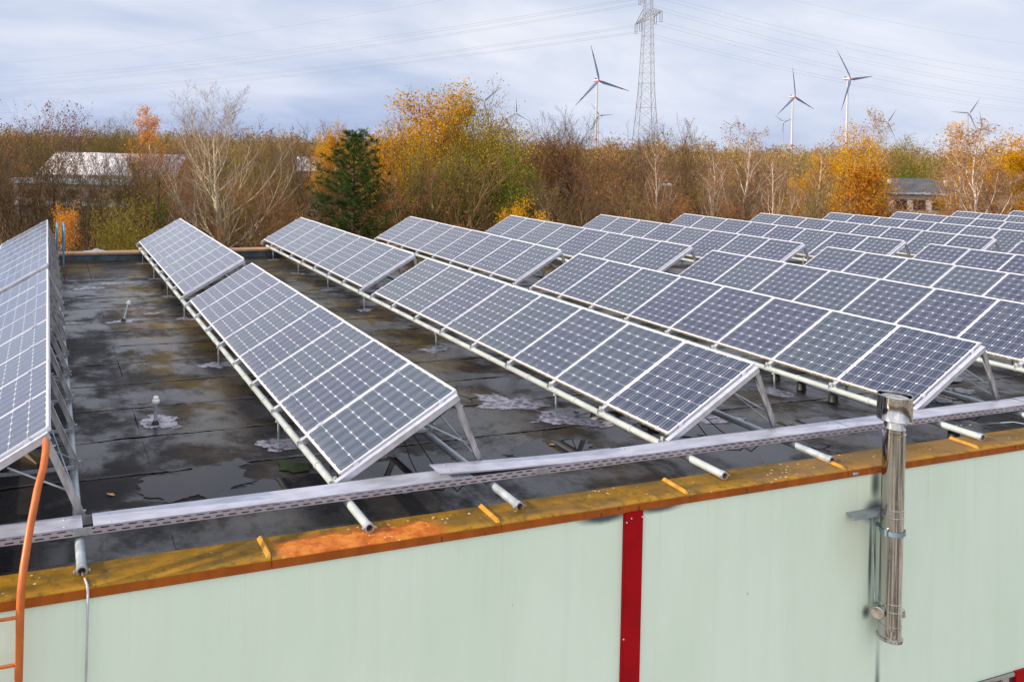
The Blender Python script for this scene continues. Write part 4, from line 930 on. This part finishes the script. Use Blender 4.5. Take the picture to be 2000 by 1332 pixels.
tree_n = 0
def plant(name, key, u, vtop, D, label, cat='tree', group=None, var=0, rz=None, wide=1.0, seed=None):
    global tree_n; tree_n += 1
    tm, cm, top = PR_[key][var % len(PR_[key])]
    p = on_ground(u, D); H = height_at(u, vtop, D)-GROUND; s = H/top
    e = empty(name, p, (0, 0, random.Random(tree_n*7+1).uniform(0, 6.28) if rz is None else rz), label, cat, group); e.scale = (s*wide, s*wide, s)
    link('trunk', tm, e); link('crown', cm, e); return e

# landmark trees: photo column, height of the top in the photo, distance
plant('bare_tree', 'bare_hero', 440, 158, 47, 'large pale bare tree with many steep limbs left of the pine', rz=0.6, wide=1.15)
plant('pine_tree', 'pine', 692, 260, 44, 'dark green pine standing just behind the roof edge', wide=1.22)
plant('maple_tree', 'gold', 664, 250, 78, 'golden maple peeking out from behind the dark pine', var=1, wide=.62)
plant('maple_tree', 'gold', 845, 178, 58, 'tallest golden orange tree in the middle of the wood', var=0, wide=1.0)
plant('leafy_tree', 'olive', 934, 172, 55, 'tall olive green tree at the right shoulder of the golden tree', var=1, wide=.85)
plant('leafy_tree', 'olive', 815, 250, 50, 'yellow olive bushy tree in front of the tall golden tree', var=2, wide=1.0)
plant('leafy_tree', 'olive', 960, 235, 54, 'olive leaved tree under the lone turbine blade', var=0)
plant('leafy_tree', 'olive', 870, 275, 46, 'low olive tree with thin stems before the golden crown', var=1)
plant('russet_tree', 'russet', 985, 232, 60, 'russet half bare tree below the small turbine', var=0)
plant('russet_tree', 'russet', 765, 262, 52, 'thin russet tree just right of the dark pine', var=1)
plant('bare_tree', 'bare', 775, 232, 66, 'slender bare tree top showing left of the golden tree', var=0, wide=.6)
plant('birch_tree', 'orange_birch', 322, 212, 60, 'slim orange birch standing above the pale warehouse roof', wide=1.05)
plant('birch_tree', 'orange_birch', 108, 397, 33, 'small orange leaved birch sapling behind the first panel row', var=1, wide=.75)
plant('purple_tree', 'purple', 62, 193, 56, 'tallest purple tipped tree at the far left', wide=.85)
plant('purple_tree', 'purple', 100, 204, 60, 'purple tipped tree right beside the tallest left one', var=1, wide=.7)
plant('purple_tree', 'purple', 150, 222, 112, 'purple brown tree above the left end of the warehouse', var=0, wide=1.0)
plant('brown_tree', 'brown', 25, 228, 52, 'brown bare tree at the left picture edge', var=0)
plant('brown_tree', 'brown', 195, 232, 114, 'brown twiggy tree rising behind the warehouse ridge', var=1)
plant('leafy_tree', 'olive', 235, 228, 116, 'grey green tree between warehouse ridge and orange birch', var=2, wide=1.1)
plant('green_tree', 'green', 285, 318, 46, 'small green tree in front of the warehouse right end', var=1, wide=.8)
plant('leafy_tree', 'olive', 262, 385, 36, 'low yellow green shrub tree before the warehouse', var=0)
plant('bare_tree', 'bare', 48, 268, 40, 'dark bare forked tree in front of the warehouse left end', var=0)
plant('bare_tree', 'bare', 140, 262, 42, 'dark bare tree with straight stems before the warehouse', var=1)
plant('bare_tree', 'bare', 180, 270, 41, 'bare leaning tree crossing the middle of the warehouse', var=2)
plant('bare_tree', 'bare', 222, 255, 44, 'thick dark bare trunk before the warehouse right half', var=0)
plant('russet_tree', 'russet', 345, 270, 52, 'russet tree between the orange birch and the pale bare tree', var=2)
plant('bare_tree', 'bare', 595, 245, 84, 'grey bare tree top between the pale tree and the pine', var=1)
plant('bare_tree', 'bare', 645, 236, 95, 'rounded grey bare crown just left of the golden maple', var=2, wide=1.1)
plant('brown_tree', 'brown', 545, 262, 70, 'brown tree right behind the pale bare tree', var=2)
plant('bare_tree', 'bare', 1085, 222, 62, 'bare purple twigged tree left of the nearest turbine tower', var=2, wide=.8)
plant('bare_tree', 'bare', 1130, 218, 60, 'bare tree with curved limbs below the nearest turbine', var=0, wide=.9)
plant('bare_tree', 'bare', 1250, 238, 70, 'bare twiggy tree covering the pylon foot', var=1, wide=1.1)
plant('bare_tree', 'bare', 1325, 234, 66, 'bare tree with upright limbs right of the pylon', var=2, wide=.9)
plant('russet_tree', 'russet', 1060, 262, 58, 'orange russet tree right of the small turbine', var=0, wide=1.2)
plant('russet_tree', 'russet', 1165, 270, 54, 'russet spreading tree under the nearest turbine tower', var=1, wide=1.2)
plant('green_tree', 'green', 1015, 295, 50, 'dark green bushy tree amid the russet middle wood', var=0, wide=1.0)
plant('birch_tree', 'birch', 1460, 240, 58, 'white stemmed birch with orange twigs in the right middle', var=0, wide=1.1)
plant('birch_tree', 'birch', 1525, 290, 52, 'crooked white birch stem right of the orange twigged birch', var=1)
plant('birch_tree', 'birch', 1585, 280, 54, 'forked white birch left of the golden birch pair', var=2)
plant('birch_tree', 'birch', 1400, 280, 56, 'thin white birch right of the pylon in the brown wood', var=1)
plant('birch_tree', 'birch', 1285, 272, 52, 'pale birch stem just right below the pylon', var=2, wide=.8)
plant('birch_tree', 'gold_birch', 1648, 248, 56, 'golden birch with white trunk under the highest turbine on the right', var=0, wide=1.0)
plant('birch_tree', 'birch', 1690, 212, 60, 'tall nearly bare birch between the high turbine tower and the shed roof', var=0, wide=.9)
plant('birch_tree', 'gold_birch', 1705, 278, 50, 'leaning golden birch in front of the dark roofed shed end', var=1)
plant('beech_tree', 'copper', 1662, 322, 44, 'dense copper brown beech in front of the golden birches', wide=.8)
plant('maple_tree', 'gold', 1612, 306, 60, 'yellow orange tree left behind the copper beech', var=0, wide=.6)
plant('leafy_tree', 'olive', 1755, 262, 104, 'yellow green tree above the dark shed roof', var=1, wide=1.2)
plant('green_tree', 'green', 1800, 312, 100, 'small bright green tree over the middle of the shed roof', var=1)
plant('birch_tree', 'birch', 1915, 238, 50, 'white trunked spreading birch at the right in front of the shed', var=1, wide=1.3)
plant('birch_tree', 'birch', 1885, 262, 52, 'slanting white birch left of the spreading birch', var=2, wide=1.2)
plant('birch_tree', 'gold_birch', 1955, 246, 54, 'golden birch at the right picture edge', var=1, wide=1.1)
plant('maple_tree', 'gold', 1985, 275, 58, 'deep yellow tree behind the rightmost birch', var=1)
plant('russet_tree', 'russet', 1820, 372, 44, 'low dark russet shrub tree before the shed wall', var=2, wide=1.6)
plant('russet_tree', 'russet', 1755, 385, 42, 'low reddish shrub tree left before the shed wall', var=0, wide=1.5)
plant('maple_tree', 'gold', 1008, 403, 36, 'small orange bush tree behind the fourth row skyline', var=0, wide=.7)

# the rest of the belt: individual trees of a few kinds, named by what they stand near
PLACES = [(0, 130, 'at the far left behind the first row'), (130, 300, 'around the pale warehouse'), (300, 420, 'below the orange birch'), (420, 560, 'round the pale bare tree'), (560, 650, 'before the grey shed left of the pine'), (650, 780, 'beside the dark pine'),
          (780, 960, 'under the tall golden tree'), (960, 1120, 'below the small lone turbine'), (1120, 1230, 'below the nearest turbine'), (1230, 1370, 'at the foot of the pylon'), (1370, 1500, 'round the orange twigged birch'), (1500, 1620, 'below the middle big turbine'), (1620, 1740, 'round the copper beech'), (1740, 1880, 'by the dark roofed shed'), (1880, 2150, 'at the right picture edge')]
def place_of(u): return next((p for a, b_, p in PLACES if a <= u < b_), PLACES[0][2] if u < 0 else PLACES[-1][2])
KW = {'stem': ('bare_tree', 'straight stemmed bare tree'), 'brown': ('brown_tree', 'brown half bare tree'), 'bare': ('bare_tree', 'dark leafless tree'), 'russet': ('russet_tree', 'russet leaved tree'), 'olive': ('leafy_tree', 'olive yellow tree'), 'green': ('green_tree', 'green leaved tree'),
      'gold': ('maple_tree', 'golden leaved tree'), 'orange_birch': ('birch_tree', 'orange birch'), 'birch': ('birch_tree', 'white stemmed birch'), 'gold_birch': ('birch_tree', 'golden birch'),
      'bush_brown': ('shrub', 'brown twiggy shrub'), 'bush_olive': ('shrub', 'olive green shrub'), 'bush_russet': ('shrub', 'russet shrub')}
rr = random.Random(77)
def weighted(tab):
    r = rr.random()*sum(tab.values())
    for k, v in tab.items():
        r -= v
        if r <= 0: return k
    return k
def mixfor(u):
    if u < 350: return dict(brown=5, bare=2, russet=2, olive=1.6, green=.3)
    if u < 650: return dict(brown=4, bare=2.5, russet=3, olive=1)
    if u < 1000: return dict(olive=4, brown=3, russet=2.5, bare=1, green=.4)
    if u < 1420: return dict(brown=4, russet=3.5, olive=2.4, bare=1.5, green=.5)
    return dict(russet=4, brown=2.5, olive=2, birch=.8, gold_birch=.7, gold=.4, bare=1)
def filler(n, D0, D1, v0, v1, u0=-60, u1=2080, kinds=None):
    for i in range(n):
        u = u0+(u1-u0)*(i+rr.random())/n; D = rr.uniform(D0, D1); k = weighted(kinds(u) if kinds else mixfor(u))
        hv = 262.7+.02325*u; vt = hv+rr.uniform(v0, v1)*FPX/D/20
        if 1690 < u < 2015 and D < 84:
            if 'bush' not in k: continue
            vt = max(vt, 392)
        if 40 < u < 330 and D < 92 and 'bush' in k: vt = max(vt, 372)
        nm, ds = KW[k]; far = ' farther back' if D > 75 else ''
        lab = '%s%s %s' % (ds, far, place_of(u))
        plant(nm, k, u, vt, D, lab, 'shrub' if 'bush' in k else 'tree', lab+' (alike)', var=rr.randint(0, 5), wide=rr.uniform(.9, 1.25))
skip_u = lambda u: 60 < u < 330
filler(46, 104, 150, -2.5, 12)
filler(30, 62, 88, -4, 26, 340)
filler(8, 100, 150, -4, 6, -40, 340)
filler(44, 32, 56, 58, 110, kinds=lambda u: dict(bush_brown=4, bush_russet=1.5, bush_olive=2.2) if u < 650 else dict(bush_brown=2.4, bush_russet=2.4, bush_olive=3))
filler(22, 44, 62, 30, 58, 330, kinds=lambda u: dict(brown=2, bare=2.2, russet=2, olive=2 if u < 1400 else 1))

filler(9, 40, 58, 8, 40, 765, 1010, kinds=lambda u: dict(stem=1))
filler(16, 38, 58, 8, 40, 1010, 1690, kinds=lambda u: dict(stem=1))
filler(6, 42, 56, 0, 20, -40, 345, kinds=lambda u: dict(stem=1))

# far wood that closes the horizon: countless crowns, one mass
def far_wood():
    rg = np.random.default_rng(9); V = []; F = []; n0 = 0
    ncr = 1300
    uu = rg.uniform(-250, 2300, ncr); DD = 150*(rg.uniform(0, 1, ncr)**1.3*4.2+1)
    ctr = []
    for u, D in zip(uu, DD):
        p = on_ground(u, D); ctr.append((p.x, p.y, D))
    for (x, y, D) in ctr:
        H = rg.uniform(8.0, 13.5)+ (D-150)*.006; Rr = rg.uniform(2.2, 4.2); m = 300 if D < 330 else 110
        q = rg.normal(size=(m, 3)); q /= np.linalg.norm(q, axis=1)[:, None]; q *= rg.uniform(.25, 1, (m, 1))**.5
        P = np.stack([x+q[:, 0]*Rr*1.15, y+q[:, 1]*Rr, GROUND+H*.55+q[:, 2]*H*.47], 1)
        a = rg.normal(size=(m, 3)); a[:, 2] = np.abs(a[:, 2])*1.4; a /= np.linalg.norm(a, axis=1)[:, None]; b = np.cross(a, rg.normal(size=(m, 3))); b /= np.linalg.norm(b, axis=1)[:, None]
        sz = rg.uniform(.10, .36, (m, 1))*(1 if D < 330 else 2.0); a *= sz*1.3; b *= sz*.38
        V.append(np.stack([P-a, P+b, P+a, P-b], 1).reshape(-1, 3))
    V = np.concatenate(V); F = np.arange(len(V)).reshape(-1, 4)
    me = quad_mesh('distant_wood', V, F, False)
    m, t, b = new_mat('distant autumn wood'); ge = t.node('ShaderNodeNewGeometry'); co = t.coord()
    n = t.noise(co, 0.045, 4, 0.7); f_ = t.m('ADD', t.m('MULTIPLY', ge.outputs['Random Per Island'], .45), t.m('MULTIPLY', t.m('SUBTRACT', n, .3), 1.4))
    c = t.ramp(f_, [(0, (0.10, 0.070, 0.058)), (.35, (0.21, 0.135, 0.085)), (.6, (0.26, 0.20, 0.07)), (.8, (0.42, 0.22, 0.05)), (1, (0.60, 0.33, 0.05))])
    setp(t, b, Base_Color=c, Roughness=.95, Specular_IOR_Level=.05); me.materials.append(m)
    tag(link('distant_wood', me), 'brown and golden autumn wood closing the horizon behind the trees', 'wood', kind='stuff')
far_wood()
# dry brush and brambles on the ground between the trunks
def brush():
    rg = np.random.default_rng(19); n = 42000; u = rg.uniform(-80, 2100, n); D = rg.uniform(30, 95, n)
    dx = np.array([[fw.x+rt.x*((a-1000-SX)/FPX), fw.y+rt.y*((a-1000-SX)/FPX)] for a in u]); P = np.stack([CAM.x+dx[:, 0]*D, CAM.y+dx[:, 1]*D, GROUND+rg.uniform(0, 1, n)**1.6*2.6], 1)
    a = rg.normal(size=(n, 3))*np.array((.8, .8, .6)); a[:, 2] = np.abs(a[:, 2])+.3; a /= np.linalg.norm(a, axis=1)[:, None]; b = np.cross(a, rg.normal(size=(n, 3))); b /= np.linalg.norm(b, axis=1)[:, None]
    L = rg.uniform(.15, .75, (n, 1)); a = a*L; b = b*rg.uniform(.008, .05, (n, 1))
    V = np.stack([P-a, P+b, P+a, P-b], 1).reshape(-1, 3); me = quad_mesh('undergrowth', V, np.arange(4*n).reshape(-1, 4), False)
    me.materials.append(foliage('brush', [(0.1, (0.05, 0.035, 0.02)), (.45, (0.14, 0.085, 0.045)), (.7, (0.14, 0.13, 0.03)), (1, (0.34, 0.20, 0.06))]))
    tag(link('undergrowth', me), 'tangled brown undergrowth on the ground between the tree trunks', 'undergrowth', kind='stuff')
brush()

# ------------------------------------------------------------------ buildings among the trees
M_shedroof = simple('pale fibre cement roof', (0.52, 0.50, 0.53), .75, 0, .35, .9, streak=(3, 3, .4))
M_blueroof = simple('blue grey roof edge', (0.34, 0.42, 0.50), .5, 0, .2, .8)
M_greywall = simple('grey brown wall', (0.23, 0.19, 0.17), .85, 0, .25, .7)
M_darkroof = simple('dark slate roof', (0.075, 0.085, 0.10), .7, 0, .3, 1.2)
M_whitewall = simple('off white render', (0.62, 0.55, 0.48), .8, 0, .18, .8)
def frame_at(u, D):
    p = on_ground(u, D); return p
def arched_hall():
    D = 96; p = on_ground(188, D); k = D/FPX; e = empty('warehouse', p, (0, 0, -YAW), 'long low warehouse with pale arched roof seen through bare trees at left', 'warehouse')
    zt = height_at(180, 301, D)-GROUND; zl = height_at(110, 352, D)-GROUND; hw = 120*k
    n = 10; m = MB(); vs = []
    for i in range(n+1):
        t = i/n; y = 0.8+7*math.sin(t*math.pi/2); z = zl+.6+(zt-zl-.6)*math.sin(t*math.pi/2)**.8 if False else zl+.7+(zt-zl-.7)*(1-(1-t)**2)
        vs += [(-hw, y, z), (hw*1.3, y, z)]
    m.add(vs, [(2*i, 2*i+1, 2*i+3, 2*i+2) for i in range(n)], True)
    o = m.build('roof', M_shedroof, e); sm = o.modifiers.new('t', 'SOLIDIFY'); sm.thickness = .12
    MB().box((-hw, 0.85, 0), (hw*1.3, 7.7, zl+.65)).build('wall', M_greywall, e)
    MB().box((-hw-2.3, -1.6, zl-.35), (hw*.8, 0.84, zl+.18)).build('annex_roof', M_blueroof, e)
    MB().box((-hw-2.1, -1.4, 0), (hw*.78, 0.83, zl-.36)).build('annex_wall', M_greywall, e)
    MB().box((-hw-1.8, -1.75, zl-2.9), (hw*.70, -1.41, zl-2.45)).build('canopy', M_blueroof, e)
    for i in range(5):
        x = -hw-.8+i*2.6; w_ = MB(); w_.box((x, -1.425, zl-2.0), (x+1.5, -1.401, zl-1.0)); w_.build('window', M_glass, e)
    for x in (-hw*.2, hw*.55): MB().box((x, -.2, zl+.19), (x+.5, .3, zl+.75)).build('vent_box', M_whitewall, e)
arched_hall()
def small_shed():
    D = 92; p = on_ground(640, D); k = D/FPX; e = empty('shed', p, (0, 0, -YAW), 'grey shed with pale corrugated roof partly hidden by the pine', 'shed')
    z1 = height_at(610, 308, D)-GROUND; z0 = height_at(610, 335, D)-GROUND; hw = 62*k; n = 60; m = MB(); vs = []
    for i in range(n+1):
        x = -hw+2*hw*i/n; dz = .035*math.sin(i*math.pi*.9); vs += [(x, -.2, z0+dz), (x, 4.5, z1+dz)]
    m.add(vs, [(2*i, 2*i+2, 2*i+3, 2*i+1) for i in range(n)]); m.build('roof', M_shedroof, e)
    MB().box((-hw+.2, 0, 0), (hw-.2, 4.4, z0-.1)).build('wall', M_greywall, e)
    MB().box((-hw+.8, -.03, z0-1.8), (hw-2, -.005, z0-.7)).build('window', M_glass, e)
small_shed()
def right_shed():
    D = 80; p = on_ground(1850, D); k = D/FPX; e = empty('shed', p, (0, 0, -YAW-.12), 'long white walled shed with dark roof behind the right birches', 'shed')
    z1 = height_at(1850, 353, D)-GROUND; z0 = height_at(1850, 377, D)-GROUND; hw = 150*k
    m = MB(); m.add([(-hw, -.5, z0), (hw*1.6, -.5, z0), (hw*1.6, 5, z1), (-hw, 5, z1), (-hw, 10.5, z0), (hw*1.6, 10.5, z0)], [(0, 1, 2, 3), (3, 2, 5, 4)]); o = m.build('roof', M_darkroof, e); sm = o.modifiers.new('t', 'SOLIDIFY'); sm.thickness = .18
    MB().box((-hw+.3, 0, 0), (hw*1.6-.3, 10, z0-.1)).build('wall', M_whitewall, e)
    MB().box((-hw, -.56, z0-.22), (hw*1.6, -.52, z0-.02)).build('gutter', M_blueroof, e)
    for i in range(11):
        x = -hw+1.1+i*1.75
        o = MB().box((x, -.03, z0-1.75), (x+1.15, -.005, z0-.75)).build('window', M_glass, e)
        MB().box((x-.06, -.05, z0-1.85), (x+1.21, -.004, z0-1.76)).build('sill', M_winframe, o)
    for x in (-hw*.55, hw*.15): MB().box((x, 2.1, z0+(z1-z0)*.5), (x+.22, 2.4, z0+(z1-z0)*.5+.55)).build('roof_vent', M_whitewall, e)
right_shed()
def street_lamp(u, v, D, lab):
    p = on_ground(u, D); h = height_at(u, v, D)-GROUND; e = empty('street_lamp', p, (0, 0, -YAW), lab, 'street lamp')
    MB().tube([(-.5, 0, 0), (-.5, 0, h-.6), (-.45, 0, h-.2), (-.2, 0, h)], .05, 8).build('pole', M_galv, e)
    MB().bevbox((-.3, -.13, h-.03), (.5, .13, h+.12), .04).build('lamp_head', M_white, e)
street_lamp(1300, 362, 60, 'pale street lamp head amid the brown trees right of the pylon')

# ------------------------------------------------------------------ lattice pylon and its lines
M_pylon = simple('galvanised lattice steel', (0.30, 0.31, 0.33), .6, .2, .15, .5)
M_insul = simple('glass insulators', (0.16, 0.13, 0.15), .3)
M_wire = simple('conductor aluminium', (0.52, 0.55, 0.62), .5, .1); M_wire_far = simple('darker conductor', (0.20, 0.22, 0.27), .7)  # same wires, in a darker tone for the lines running left
PD = 208
pp = on_ground(1260, PD)
armdir_img = (rt0*-0.085 - fw*0.99).normalized(); ARM = math.atan2(armdir_img.y, armdir_img.x)
py = empty('lattice_pylon', pp, (0, 0, ARM), 'tall grey steel lattice power pylon rising above the wood', 'pylon')
hA = height_at(1265, 36, PD)-GROUND; hT = hA+14.5; hU = hA+7.2
def pyhw(z):
    if z < hA-19: return 3.35+(1.62-3.35)*z/(hA-19)
    return max(.25, 1.62+(1.0-1.62)*(z-(hA-19))/19) if z < hA else max(.2, 1.0-.55*(z-hA)/14.5)
body = MB()
lv = [0, 5.2, 9.8, 13.8, 17.4, 20.6]
zc = 20.6
while zc < hT: zc += max(1.3, pyhw(zc)*1.75); lv.append(min(zc, hT))
cs = [(-1, -1), (1, -1), (1, 1), (-1, 1)]
for a, b_ in zip(lv[:-1], lv[1:]):
    wa, wb = pyhw(a), pyhw(b_); th = .105 if a < 25 else .08
    for i in range(4):
        c0, c1 = cs[i], cs[(i+1) % 4]
        body.bar((c0[0]*wa, c0[1]*wa, a), (c0[0]*wb, c0[1]*wb, b_), th*1.25, th*1.25, (1, .2, 0))
        body.bar((c0[0]*wa, c0[1]*wa, a), (c1[0]*wb, c1[1]*wb, b_), th*.55, th*.55, (.3, 1, 0)); body.bar((c1[0]*wa, c1[1]*wa, a), (c0[0]*wb, c0[1]*wb, b_), th*.55, th*.55, (.3, 1, 0))
        if int(a*7) % 3: body.bar((c0[0]*wb, c0[1]*wb, b_), (c1[0]*wb, c1[1]*wb, b_), th*.6, th*.6)
body.build('tower', M_pylon, py)
INS = []
for hz_, span, pts in ((hA, 11.0, (10.6, 6.4)), (hU, 8.0, (7.6, 4.2))):
    for sg in (-1, 1):
        m = MB(); w0 = pyhw(hz_); tip = Vector((sg*span, 0, hz_)); n = 7
        ra = Vector((sg*w0, -w0, hz_)); rb = Vector((sg*w0, w0, hz_)); tp_ = Vector((sg*w0*.8, 0, hz_+2.6))
        for q in (ra, rb): m.bar(q, tip, .14, .14)
        for q in (Vector((sg*w0, -w0, hz_+2.4)), Vector((sg*w0, w0, hz_+2.4))): m.bar(q, tip+Vector((0, 0, .15)), .11, .11)
        for i in range(n):
            t0, t1 = i/n, (i+1)/n; A = ra.lerp(tip, t0); B = rb.lerp(tip, t1); m.bar(A, B, .08, .08); 
            C_ = tp_.lerp(tip, t1); m.bar(ra.lerp(tip, t0), Vector((sg*w0, -w0, hz_+2.4)).lerp(tip, t1*.999), .07, .07); m.bar(rb.lerp(tip, t0), Vector((sg*w0, w0, hz_+2.4)).lerp(tip, t1*.999), .07, .07)
        m.build('cross_arm', M_pylon, py)
        for x in pts:
            s_ = MB()
            for off in (-.18, .18):
                z_ = hz_-.1; prof = []
                for k in range(11): prof += [(.05, -k*.2), (.13, -k*.2-.06), (.05, -k*.2-.12)]
                s_.lathe(prof, (sg*x, off*1.4, z_), 7)
            s_.box((sg*x-.06, -.4, hz_-2.5), (sg*x+.06, .4, hz_-2.4)); s_.build('insulator_string', M_insul, py)
            INS.append((sg*x, hz_-2.5))
Rm = Matrix.Rotation(ARM, 3, 'Z')
def sagline(name, a, b_, sag, lab, r=.021):
    pts = []
    for i in range(41):
        t = i/40; p = a.lerp(b_, t); p.z -= sag*4*t*(1-t); pts.append(p)
    o = MB().tube(pts, r, 5, False).build(name, M_wire if r < .025 else M_wire_far); tag(o, lab, 'power line', 'power lines strung from the pylon'); return o
LW = ['upper', 'lower']
for i, (x, z) in enumerate(INS):
    a = pp + Rm @ Vector((x, 0, z)); lowarm = i < 4; near_ = x > 0; outer = abs(x) in (10.6, 7.6)
    pos = '%s wire of the %s arm, %s side' % ('outer' if outer else 'inner', 'lower' if lowarm else 'upper', 'near' if near_ else 'far')
    vl = {0: 181, 1: 178, 2: 173, 3: 176, 4: 168, 5: 165, 6: 150, 7: 158}[i]
    L = at(-260, vl+4, 520); sagline('power_line', a, L, 7.5, pos+', running left from the pylon', .0255)
    vr = {0: 214, 1: 209, 2: 190, 3: 198, 4: 182, 5: 176, 6: 140, 7: 158}[i]
    Rr_ = at(2300, vr+22, 330); sagline('power_line', a, Rr_, 6.0, pos+', running right from the pylon')
a = pp+Rm @ Vector((0, 0, hT)); sagline('power_line', a, at(-260, 136, 520), 7, 'topmost thin earth wire running left from the pylon', .027); sagline('power_line', a, at(2300, 108, 330), 6, 'topmost thin earth wire running right from the pylon', .02)

# ------------------------------------------------------------------ wind turbines
def blade_mat(red):
    m, t, b = new_mat('turbine blade red banded' if red else 'turbine blade grey'); co = t.coord(); z = t.xyz(co)[2]
    c = (0.40, 0.43, 0.50) if red else (0.20, 0.22, 0.27)
    if red:
        bnd = t.m('MAXIMUM', t.m('GREATER_THAN', z, 46.5), t.m('MULTIPLY', t.m('GREATER_THAN', z, 34), t.m('LESS_THAN', z, 39)))
        c = t.mix(bnd, (0.20, 0.25, 0.37), (0.26, 0.02, 0.025))
    setp(t, b, Base_Color=c, Roughness=.5); return m
M_bl_r, M_bl_g = blade_mat(True), blade_mat(False)
M_tower = simple('white turbine tower', (0.50, 0.51, 0.55), .45, 0, .05, .02); M_towerg = simple('grey turbine tower', (0.34, 0.36, 0.41), .5, 0, .05, .02)
M_nacr = simple('red nacelle paint', (0.55, 0.03, 0.03), .45); M_nac = simple('white nacelle paint', (0.70, 0.70, 0.73), .45)
bm_ = MB(); n = 14; vs = []
for i in range(n+1):
    t = i/n; z = 1+49*t; c = (1.1 if i == 0 else 2.1*(1-t)**.85+.22 if t > .12 else 1.2+1.0*t/.12); th = max(.1, .85*(1-t)**1.2); tw = math.radians(18*(1-t)**2)
    for px, pyy in ((-.35, 0), (0, .5), (.65, 0), (0, -.5)):
        X, Y = px*c*1.9, pyy*th; vs.append((X*math.cos(tw)-Y*math.sin(tw), X*math.sin(tw)+Y*math.cos(tw)+.02*z*z/50, z))
bm_.add(vs, [(4*i+j, 4*i+(j+1) % 4, 4*i+4+(j+1) % 4, 4*i+4+j) for i in range(n) for j in range(4)]+[(4*n, 4*n+1, 4*n+2, 4*n+3)], False)
bl_r = bm_.mesh('blade_r'); bl_r.materials.append(M_bl_r); bl_g = bm_.mesh('blade_g'); bl_g.materials.append(M_bl_g)
def turbine(u, v, Lpx, rot0, big, lab, yaw=0.0):
    D = 50*FPX/Lpx; p = on_ground(u, D); h = height_at(u, v, D)-GROUND
    e = empty('wind_turbine', p, (0, 0, -YAW+yaw), lab, 'wind turbine', 'wind turbines beyond the wood')
    tw = MB(); tw.lathe([(1.9, 0), (1.6, h*.4), (1.0, h-1.5), (1.0, h-1.2)], (0, 4.5, 0), 18); tw.build('tower', M_tower if big else M_towerg, e)
    if big: MB().lathe([(1.80, h*.20), (1.76, h*.20+3)], (0, 4.5, 0), 18).build('tower_band', M_nacr, e)
    nc = MB(); nc.bevbox((-1.9, 1.2, h-1.7), (1.9, 10.5, h+2.0), .6); nac = nc.build('nacelle', M_nac, e)
    if big:
        MB().box((-1.95, 2.0, h-1.1), (1.95, 10.0, h+.3)).build('nacelle_stripe', M_nacr, nac)
        MB().bevbox((-1.2, 7.0, h+2.0), (1.2, 9.0, h+3.6), .2).build('cooler', M_black, nac)
    hb = MB(); hb.lathe([(1.5, 0), (1.5, 1.2), (1.1, 2.4), (.4, 3.1), (.001, 3.2)], (0, 1.2, h), 16, Matrix.Rotation(math.pi/2, 3, 'X')); hb.build('hub', M_nac if not big else M_nacr, e)
    for k in range(3):
        b = link('blade', bl_r if big else bl_g, e); b.location = (0, -.3, h); b.rotation_euler = (0, math.radians(rot0+120*k), 0)
turbine(1167, 158, 71, -15.6, True, 'nearest big turbine with red tipped blades left of the pylon', .25)
turbine(1551, 190, 58, -8, True, 'big red banded turbine in the middle of the right group', .38)
turbine(1659, 155, 68, -38, True, 'highest big red banded turbine on the right above the birches', .42)
turbine(1007, 222, 29, -1, False, 'small grey turbine standing alone left of the nearest big one')
turbine(944, 198, 41, 47, False, 'turbine hidden behind the golden tree with one blade showing')
turbine(1169, 226, 28, -35, False, 'small turbine directly behind the nearest big tower')
turbine(1427, 246, 20, -55, False, 'tiny turbine right of the pylon')
turbine(1530, 239, 23, -55, False, 'small turbine just left behind the middle big turbine')
turbine(1733, 239, 31, 33, False, 'small turbine right of the highest big turbine')
turbine(1892, 222, 37, 34, False, 'grey turbine at the right above the birches')
turbine(1917, 250, 32, -9, False, 'rightmost low turbine half hidden in birch twigs')
